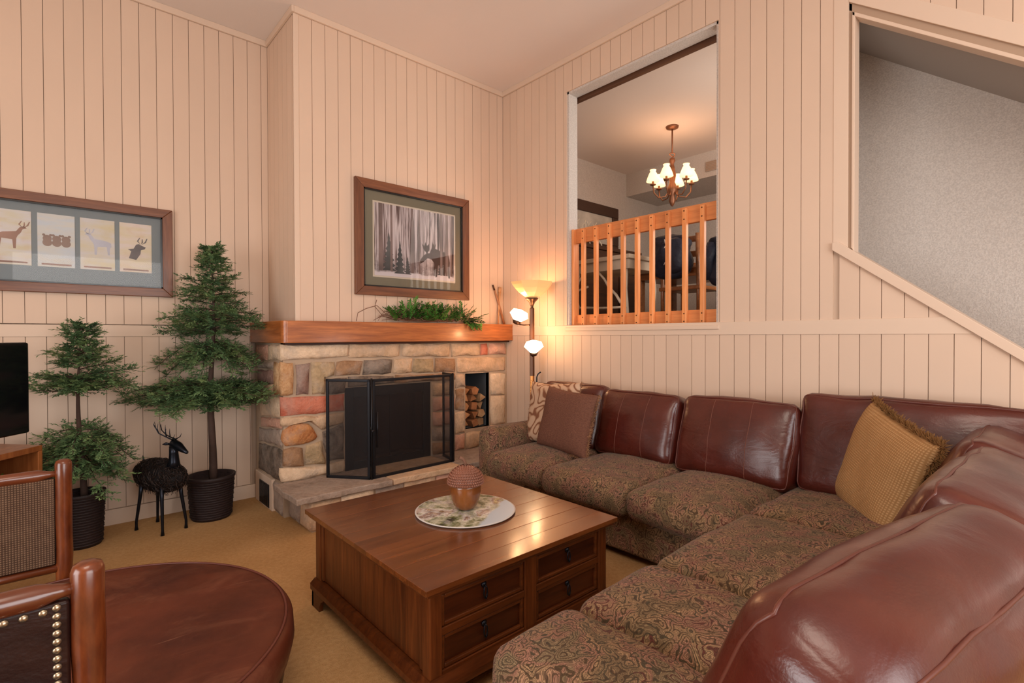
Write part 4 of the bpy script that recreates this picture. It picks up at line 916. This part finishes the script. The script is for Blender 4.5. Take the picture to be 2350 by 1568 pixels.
hb = NP[-1]; hd = G().tube([hb+Vector((0, 0, .0))-ax*.02, hb+Vector((0, 0, .018)), hb+ax*.05+Vector((0, 0, .004)), hb+ax*.10+Vector((0, 0, -.018)), hb+ax*.135+Vector((0, 0, -.032)), hb+ax*.142+Vector((0, 0, -.036))], [.020, .036, .030, .019, .011, .004], 14).o('head', M_iron, de, True)
for s_ in (-1, 1):
    G().tube([hb-ax*.012+Vector((0, 0, .02))+sd*s_*.02, hb-ax*.03+Vector((0, 0, .025))+sd*s_*.04, hb-ax*.045+Vector((0, 0, .022))+sd*s_*.055], [.006, .012, .002], 6).o('ear', M_iron, hd, True)
    g = G(); rt_ = hb+Vector((0, 0, .05))+sd*s_*.012
    if s_ > 0: main = [rt_, rt_-ax*.06+Vector((0, 0, .012)), rt_-ax*.13+Vector((0, 0, .022))+sd*.015, rt_-ax*.185+Vector((0, 0, .05))+sd*.02, rt_-ax*.205+Vector((0, 0, .10))+sd*.02]
    else: main = [rt_, rt_-ax*.03+Vector((0, 0, .02))-sd*.02, rt_-ax*.07+Vector((0, 0, .05))-sd*.05, rt_-ax*.09+Vector((0, 0, .09))-sd*.06, rt_-ax*.092+Vector((0, 0, .125))-sd*.06]
    g.tube(main, [.005, .0045, .004, .003, .001], 6)
    for q, (i_, h_) in enumerate(((1, .06), (2, .07), (3, .045))):
        p = main[i_]; g.tube([p, p-ax*.012+Vector((0, 0, h_*.5))+sd*s_*.004, p-ax*.006+Vector((0, 0, h_))], [.004, .003, .001], 6)
    g.tube([rt_, rt_+ax*.03+Vector((0, 0, .02))+sd*s_*.012, rt_+ax*.045+Vector((0, 0, .045))+sd*s_*.012], [.004, .003, .001], 6)
    g.o('antler', M_iron, hd, True)
for fx_, fy in ((-3.169, .41), (-3.045, .155), (-3.029, .506), (-2.893, .216)):
    top = ctr+(Vector((fx_, fy, 0))-Vector((ctr.x, ctr.y, 0)))*.75+Vector((0, 0, -.035))
    G().tube([top, top.lerp(Vector((fx_, fy, 0)), .3), Vector((fx_, fy, .06)), Vector((fx_, fy, .03)), Vector((fx_, fy, .0))], [.016, .012, .009, .009, .013], 8).o('leg', M_iron, de, True)
tp = ctr-ax*.175+Vector((0, 0, .06)); G().tube([tp, tp-ax*.012+Vector((0, 0, .045)), tp-ax*.018+Vector((0, 0, .065))], [.009, .006, .002], 7).o('tail', M_iron, de, True)

# ------------------------------------------------------------------ television and its stand
R1 = Vector((-3.662, .13)); dF = Vector((-.65, -.76)).normalized(); dB = Vector((-.66, .75)).normalized()
MC = Matrix(((dF.x, dB.x, 0, R1.x), (dF.y, dB.y, 0, R1.y), (0, 0, 1, 0), (0, 0, 0, 1)))
tvs = thing('tv_stand', (R1.x, R1.y, 0), 'open orange wood cabinet holding the television at the left edge', 'cabinet')
M_tvw = wood('cabinet_oak', (.22, .062, .016), (.42, .15, .045), 'z', 1, .35, .2)
for nm, b in (('top_panel', (-.0, 1.15, 0, .48, .70, .735)), ('side_panel', (0, .03, 0, .48, .04, .70)), ('side_panel', (1.12, 1.15, 0, .48, .04, .70)), ('back_panel', (.03, 1.12, .46, .48, .04, .70)), ('shelf', (.03, 1.12, .0, .46, .30, .325)), ('bottom_panel', (.03, 1.12, .0, .46, .04, .07)), ('plinth', (.02, 1.13, .03, .45, 0, .04))):
    boxo(nm, b, M_tvw, tvs, bevel=.003, M=MC)
tv = thing('television', (R1.x-.3, R1.y, .735), 'black flat television standing on the orange cabinet', 'television')
boxo('bezel', (.0, .94, .085, .12, .81, 1.37), M_black, tv, bevel=.012, M=MC)
boxo('screen', (.02, .92, .081, .086, .84, 1.35), plain('tv_screen', (.004, .004, .006), .12, .5), tv, M=MC)
boxo('stand_neck', (.42, .52, .09, .13, .745, .83), M_black, tv, M=MC); boxo('stand_foot', (.27, .67, .03, .25, .736, .748), M_black, tv, bevel=.004, M=MC)
ivy = thing('leafy_plant', (R1.x-.2, R1.y, .326), 'green leafy plant tucked inside the orange cabinet', 'plant')
g = G(); rs = random.Random(5); C0 = MC @ Vector((.22, .12, .326))
G().lathe([(0, 0), (.05, 0), (.065, .10), (.06, .10), (0, .09)], C0, 16).o('pot', M_pot, ivy, True)
for k in range(140):
    d = Vector((rs.uniform(-1, 1), rs.uniform(-1, 1), rs.uniform(.1, 1.2))).normalized(); p = C0+Vector((0, 0, .10)); e = p+d*rs.uniform(.06, .19); e.z = min(e.z, .68)
    needles(g, p, e, 7, .035, .006, rs, .8)
stuff(g.o('leaves', M_fol2, ivy))

# ------------------------------------------------------------------ ottoman
OC = (-3.595, -1.896); OR = .71
ot = thing('round_ottoman', (OC[0], OC[1], 0), 'large round worn brown leather ottoman in front of the log chairs', 'ottoman')
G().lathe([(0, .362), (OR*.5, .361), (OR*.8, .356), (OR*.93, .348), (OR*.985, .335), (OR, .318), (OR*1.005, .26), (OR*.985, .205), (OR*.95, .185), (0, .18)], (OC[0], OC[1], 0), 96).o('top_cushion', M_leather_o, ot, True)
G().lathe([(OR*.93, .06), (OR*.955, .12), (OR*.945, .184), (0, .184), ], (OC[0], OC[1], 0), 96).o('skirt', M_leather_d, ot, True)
G().tube([(OC[0]+OR*.965*cos(2*pi*k/96), OC[1]+OR*.965*sin(2*pi*k/96), .343) for k in range(97)], .005, 6, False).o('piping', M_piping, ot, True)
G().tube([(OC[0]+OR*.965*cos(2*pi*k/96), OC[1]+OR*.965*sin(2*pi*k/96), .19) for k in range(97)], .005, 6, False).o('piping', M_piping, ot, True)
for k in range(5):
    a = 2*pi*k/5+.3; G().lathe([(.025, 0), (.035, .07)], (OC[0]+.5*cos(a), OC[1]+.5*sin(a), 0), 12).o('foot', M_black, ot, True)

# ------------------------------------------------------------------ log chairs
def log_chair(label, x1, y, z, sgn, r, panel, railz, panel_mat, nails):
    """back plane at y, right post at x1; the seat extends along sgn*Y"""
    W_ = .56; x0 = x1-W_; t = thing('log_chair', ((x0+x1)/2, y, 0), label, 'chair')
    for x in (x0, x1):
        rs = random.Random(int(x*1000)); P = [(x+rs.uniform(-.002, .002), y+rs.uniform(-.002, .002), z*i/10) for i in range(11)]
        P[-1] = (x, y, z-.02); P.append((x, y, z-.006)); P.append((x, y, z))
        G().tube(P, [r*rs.uniform(.95, 1.05) for _ in range(10)]+[r, r*.85, r*.45], 16).o('back_post', M_log, t, True)
        yf = y+sgn*.50
        G().tube([(x, yf, 0), (x, yf, .42)], r*.9, 14).o('front_leg', M_log, t, True)
        for zz in (.18, .36): G().tube([(x, y, zz), (x, yf, zz)], r*.55, 10).o('stretcher', M_logx, t, True)
    for zz in (.20, railz-.42):
        G().tube([(x0, y, zz), (x1, y, zz)], r*.6, 10).o('cross_rail', M_logx, t, True)
    G().tube([(x0, y+sgn*.5, .34), (x1, y+sgn*.5, .34)], r*.6, 10).o('front_rail', M_logx, t, True)
    G().tube([(x0+.0, y, railz), (x0+.035, y, railz), (x0+.075, y, railz), (x1-.085, y, railz), (x1-.045, y, railz), (x1-.02, y, railz)], [r*.4, r*.5, r*.86, r*.86, r*.5, r*.42], 14).o('top_rail', M_logx, t, True)
    pz1 = railz-r*.6; pz0 = railz-.40
    boxo('back_panel', (x0+r, x1-r*1.0, y-.016, y+.016, pz0, pz1), panel_mat, t, bevel=.008)
    cushion('seat', M_leather_d, t, frameM(((x0+x1)/2+.01, y+sgn*.27, .415), (1, 0, 0), (0, 1, 0)), W_/2+.02, .245, .04, .03, .02, .0, 10, .004, 77)
    if nails:
        xs_ = x1-r-.022; g0 = G().lathe([(.0085, 0), (.0075, .003), (.004, .0055), (0, .006)], (0, 0, 0), 10, Matrix.Rotation(pi/2, 4, 'X')); me = None
        pos = [(xs_, pz1-.010-i*.0185) for i in range(20)] + [(xs_-.022-i*.03, pz1-.014) for i in range(15)]
        for i, (a, b) in enumerate(pos):
            if me is None:
                o = g0.o('nailhead', M_brass, t, True); me = o.data
                me.transform(Matrix.Translation(Vector(t['org'])))
            else: o = bpy.data.objects.new('nailhead', me); link(o, t)
            o.location = Vector((a, y-.016, b))-Vector(t['org'])
    return t
log_chair('near log-framed chair with dark leather back edged in brass nailheads', -3.556, -2.67, .895, -1, .031, None, .842, M_leather_d, True)
log_chair('farther log-framed chair with a woven brown back panel behind the ottoman', -3.579, -1.13, .856, 1, .030, None, .795, M_wovenp, False)

# ------------------------------------------------------------------ railing in the opening
ra = thing('railing', (.07, -1.65, oz0), 'honey-coloured wooden baluster railing set in the look-through opening', 'railing')
boxo('top_rail', (.075, .115, -2.36, -.905-.03, 2.27, 2.405), M_rail_y, ra, bevel=.006)
boxo('bottom_rail', (.075, .115, -2.36, -.905-.03, oz0, 1.597), M_rail_y, ra, bevel=.006)
boxo('end_post', (.04, .118, -.965, -.937, oz0, 2.40), M_rail, ra, bevel=.004)
by = [-1.073, -1.219, -1.371, -1.515, -1.659, -1.801, -1.947, -2.094, -2.241]
b0 = None
for y in by:
    if b0 is None:
        b0 = G().box(.04, .075, -.018, .018, oz0+.012, 2.385).o('baluster', M_rail, ra, bevel=.004); h0 = G()
        for z in (1.51, 1.57, 2.30, 2.365): h0.lathe([(0, 0), (.006, 0), (.005, .002), (0, .002)], (0, 0, 0), 8, Matrix.Translation((.04, 0, z)) @ Matrix.Rotation(-pi/2, 4, 'Y'))
        hb_ = h0.o('bolt', M_bronze, b0); b0.location.y = y
        # geometry was stored relative to the railing's origin, so the strip slides along Y
    else:
        c = b0.copy(); link(c, ra); c.location.y = y
        d = hb_.copy(); link(d, c)

# ------------------------------------------------------------------ dining room beyond the opening
CX, CY = 1.89, -.89
ch = thing('chandelier', (CX, CY, DZ), 'bronze chandelier with small lit fabric shades in the upper dining room', 'chandelier')
M_chb = plain('chandelier_bronze', (.24, .10, .05), .4, .5, .5)
G().lathe([(0, 0), (.075, 0), (.07, -.02), (.02, -.035), (0, -.035)], (CX, CY, DZ), 24).o('canopy', M_chb, ch, True)
G().tube([(CX, CY, DZ-.03), (CX, CY, 3.56)], .009, 8).o('rod', M_chb, ch, True)
G().tube([(CX+.03*cos(a), CY+.03*sin(a), 3.53+.03*sin(a*.5)) for a in [2*pi*i/16 for i in range(17)]], .006, 6, False).o('loop', M_chb, ch, True)
G().lathe([(0, 3.52), (.03, 3.50), (.035, 3.47), (.018, 3.44), (.03, 3.38), (.045, 3.30), (.03, 3.22), (.055, 3.16), (.06, 3.12), (.03, 3.06), (.04, 3.0), (.02, 2.95), (0, 2.93)], (CX, CY, 0), 16).o('hub', M_chb, ch, True)
M_shade = emis('lit_fabric_shade', (1, .60, .26), 2.6, (.9, .7, .5), .8)
for k in range(6):
    a = k*pi/3+.25; d = Vector((cos(a), sin(a), 0)); c = Vector((CX, CY, 0)); ar = G().tube([c+d*.03+Vector((0, 0, 3.13)), c+d*.08+Vector((0, 0, 3.05)), c+d*.16+Vector((0, 0, 3.04)), c+d*.215+Vector((0, 0, 3.10)), c+d*.225+Vector((0, 0, 3.19))], .008, 7).o('arm', M_chb, ch, True)
    e = c+d*.225
    G().lathe([(.0, 3.185), (.032, 3.19), (.036, 3.20), (.014, 3.205), (.012, 3.25), (0, 3.25)], e, 12).o('candle_cup', M_chb, ar, True)
    G().lathe([(.078, 3.235), (.066, 3.275), (.046, 3.325), (.030, 3.352), (.038, 3.372), (.034, 3.372), (.026, 3.352), (.042, 3.322), (.062, 3.273), (.074, 3.237)], e, 16).o('shade', M_shade, ar, True)
point('chandelier_glow', (CX, CY, 3.40), 10, (1, .55, .32), .2)
av = G().box(2.985, 3.0, -.93, -.735, 3.61, 3.74).o('air_vent', plain('vent_grey', (.42, .34, .28), .5), None); tag(av, 'small metal air vent on the soffit of the upper dining room', 'vent')
for k in range(6): boxo('slat', (2.98, 2.986, -.92, -.745, 3.622+k*.02, 3.632+k*.02), M_shadowwood, av)
dp = thing('dining_room_picture', (2.3, .56, 2.5), 'dark wide-framed picture on the upper dining room wall', 'picture')
M_dkf = plain('dark_frame', (.07, .035, .022), .5, .4)
boxo('frame_top', (1.45, 2.755, .52, .558, 3.155, 3.305), M_dkf, dp, bevel=.01); boxo('frame_side', (2.62, 2.755, .52, .558, 2.74, 3.155), M_dkf, dp, bevel=.01); boxo('frame_side', (1.45, 1.585, .52, .558, 2.74, 3.155), M_dkf, dp, bevel=.01); boxo('frame_bottom', (1.45, 2.755, .52, .558, 2.62, 2.74), M_dkf, dp, bevel=.01)
boxo('picture_sheet', (1.585, 2.62, .545, .557, 2.74, 3.155), plain('picture_pale', (.55, .50, .43), .6, vary=.3), dp)
def stick(g, a, b, r, bend=.03, seed=0):
    rs = random.Random(seed); a = Vector(a); b = Vector(b); P = []
    for i in range(6): P.append(a.lerp(b, i/5)+Vector((rs.uniform(-1, 1), rs.uniform(-1, 1), rs.uniform(-.3, .3)))*bend*sin(pi*i/5))
    g.tube(P, [r*(1-.05*i) for i in range(6)], 7)
an = thing('antler_centrepiece', (1.75, .30, 2.6), 'pale branching antlers on the tall shelf under the dining room picture', 'antlers')
for k in range(7):
    g = G(); stick(g, (1.5+.12*k, .33, 2.62), (1.45+.13*k+random.uniform(-.1, .1), .30, 2.62+random.uniform(.2, .42)), .011, .05, k); stick(g, (1.5+.12*k, .33, 2.78), (1.6+.12*k, .3, 2.95), .008, .03, k+40)
    g.o('tine', M_twigw, an, True)
sh = thing('tall_sideboard', (2.0, .33, FZ), 'dark tall sideboard against the upper dining room wall', 'cabinet')
M_dkw = wood('dark_dining_wood', (.04, .018, .01), (.10, .04, .018), 'x', 1, .4, .1)
boxo('case', (1.25, 2.75, .16, .52, FZ+.12, 2.55), M_dkw, sh, bevel=.006); boxo('top', (1.22, 2.78, .13, .54, 2.55, 2.60), M_dkw, sh, bevel=.006)
for a in (1.27, 1.77, 2.27): boxo('door', (a, a+.46, .145, .16, FZ+.16, 2.50), M_dkw, sh, bevel=.004)
for x in (1.3, 2.7): boxo('foot', (x-.03, x+.03, .2, .26, FZ-.02, FZ+.12), M_dkw, sh)
# twig console with pale sticks
tw = thing('twig_console_table', (1.15, -.35, FZ), 'rustic pale twig console table just behind the railing', 'table')
M_pale = plain('pale_plank', (.62, .53, .42), .6, .3, vary=.2)
boxo('tabletop', (.80, 1.45, -1.05, .10, 2.20, 2.245), M_pale, tw, bevel=.006); boxo('apron', (.84, 1.40, -1.02, .07, 2.10, 2.20), M_pale, tw, bevel=.004)
for i, (a, b) in enumerate((((.86, .02, FZ-.02), (.88, .04, 2.2)), ((.86, -.98, FZ-.02), (.88, -.95, 2.2)), ((1.38, .02, FZ-.02), (1.38, .04, 2.2)), ((1.38, -.98, FZ-.02), (1.38, -.95, 2.2)))):
    g = G(); stick(g, a, b, .024, .02, i+3); g.o('leg', M_twigw, tw, True)
for i, (a, b) in enumerate((((.86, -.05, 1.75), (.88, -.50, 2.19)), ((.86, -.90, 1.75), (.88, -.50, 2.19)), ((.86, .02, 1.72), (.86, -.98, 1.70)), ((.87, .02, 1.85), (.87, -.45, 1.95)), ((.87, -.25, 1.47), (.87, -.32, 2.15)))):
    g = G(); stick(g, a, b, .016, .03, i+13); g.o('brace', M_twigw, tw, True)
for i, (x, y, h, lb) in enumerate(((1.05, -.42, .17, 'white pillar candle beside the tall taper on the twig console'), (1.08, -.60, .26, 'tall white taper candle on the twig console'))):
    t = thing('candle', (x, y, 2.245), lb, 'candle'); G().lathe([(0, 0), (.03, 0), (.03, .012), (.012, .02), (.012, h), (0, h)], (x, y, 2.245), 14).o('candle_body', M_white, t, True); G().tube([(x, y, 2.245+h), (x, y, 2.26+h)], .002, 5).o('wick', M_black, t)
tb = thing('dining_table', (2.3, -1.3, FZ), 'brown wooden dining table behind the railing in the upper room', 'table')
M_din = wood('dining_top_wood', (.20, .07, .025), (.36, .14, .05), 'y', 1, .3, .3)
boxo('tabletop', (1.75, 2.75, -2.35, -.30, 2.17, 2.215), M_din, tb, bevel=.006); boxo('apron', (1.83, 2.67, -2.25, -.40, 2.08, 2.17), M_din, tb, bevel=.004)
for x in (1.85, 2.6):
    for y in (-2.2, -.45): boxo('leg', (x, x+.08, y-.04, y+.04, FZ-.02, 2.08), M_din, tb, bevel=.006)
def dchair(label, x, y, rz, coat=None):
    t = thing('dining_chair', (0, 0, 0), label, 'chair', 'dining chairs around the upper table')
    for sx_ in (-.2, .2):
        G().tube([(sx_, -.2, 0), (sx_, -.2, .45), (sx_*1.02, -.23, .98)], .02, 10).o('back_leg', M_din, t, True); G().tube([(sx_, .2, 0), (sx_, .2, .44)], .02, 10).o('front_leg', M_din, t, True)
        G().tube([(sx_, -.2, .22), (sx_, .2, .22)], .012, 8).o('stretcher', M_din, t, True)
    boxo('seat', (-.23, .23, -.23, .23, .43, .47), M_din, t, bevel=.01)
    for z in (.62, .78, .93): boxo('ladder_slat', (-.2, .2, -.225, -.205, z-.03, z+.03), M_din, t, bevel=.006)
    t.location = (x, y, FZ-.02); t.rotation_euler = (0, 0, rz); return t
dchair('ladder-back dining chair nearest the railing, behind the middle balusters', 1.35, -1.42, -pi/2)
dchair('ladder-back dining chair nearest the railing, behind the right-hand balusters', 1.35, -2.05, -pi/2)
dchair('ladder-back dining chair on the far side of the upper table', 3.10, -1.2, pi/2)
M_navy = plain('navy_nylon', (.012, .014, .028), .6, .3, bscale=9, bstr=.8, bdist=.03)
bg = thing('dark_backpack', (1.12, -1.38, FZ), 'dark backpack with a pale cord slung on a dining chair', 'bag')
cushion('bag_body', M_navy, bg, frameM((.98, -1.42, 2.17), (0, -1, 0), (.12, 0, 1)), .20, .20, .10, .09, .04, .02, 14, .05, 51)
G().tube([(.86, -1.42, 2.34), (.85, -1.44, 2.28), (.85, -1.40, 2.22), (.85, -1.45, 2.15), (.85, -1.42, 2.09)], .005, 6).o('cord', M_white, bg, True)
jk = thing('dark_jacket', (1.12, -2.05, FZ), 'dark jacket draped over the chair behind the last balusters', 'jacket')
cushion('jacket_body', M_navy, jk, frameM((1.02, -2.05, 2.10), (0, -1, 0), (.1, 0, 1)), .25, .22, .07, .06, .03, .02, 14, .04, 57)
G().tube([(1.0, -1.85, 2.25), (.95, -1.82, 2.1), (.96, -1.83, 1.92)], [.06, .05, .04], 10).o('sleeve', M_navy, jk, True)
pn_ = thing('dining_fern', (.40, -.25, FZ), 'dark green floor plant at the left end behind the railing', 'plant')
G().lathe([(0, 0), (.10, 0), (.13, .22), (.12, .22), (0, .2)], (.40, -.22, FZ-.02), 18).o('pot', M_pot, pn_, True)
g = G(); rs = random.Random(9)
for k in range(90):
    p = Vector((.40, -.22, FZ+.2)); d = Vector((rs.uniform(-.6, .6), rs.uniform(-.7, .5), rs.uniform(.5, 1.6))).normalized(); e = p+d*rs.uniform(.25, .75); e.x = max(.2, e.x); e.y = min(e.y, .5)
    needles(g, p.lerp(e, .3), e, 14, .05, .006, rs, .8)
stuff(g.o('leaves', M_fol, pn_))
bwl = thing('table_lamp', (1.5, -1.9, 2.215), 'small table lamp with a lit pale shade on the dining table', 'lamp')
G().lathe([(0, 0), (.06, 0), (.05, .015), (.015, .03), (.02, .10), (.01, .16), (0, .16)], (1.95, -1.98, 2.215), 16).o('base', M_chb, bwl, True)
G().lathe([(.11, .13), (.06, .22), (.058, .22), (.108, .13)], (1.95, -1.98, 2.215), 18).o('shade', emis('table_lamp_shade', (1, .75, .45), 2.5, (.9, .8, .6)), bwl, True)
point('dining_lamp_glow', (1.95, -1.98, 2.50), 3, WARM, .05)
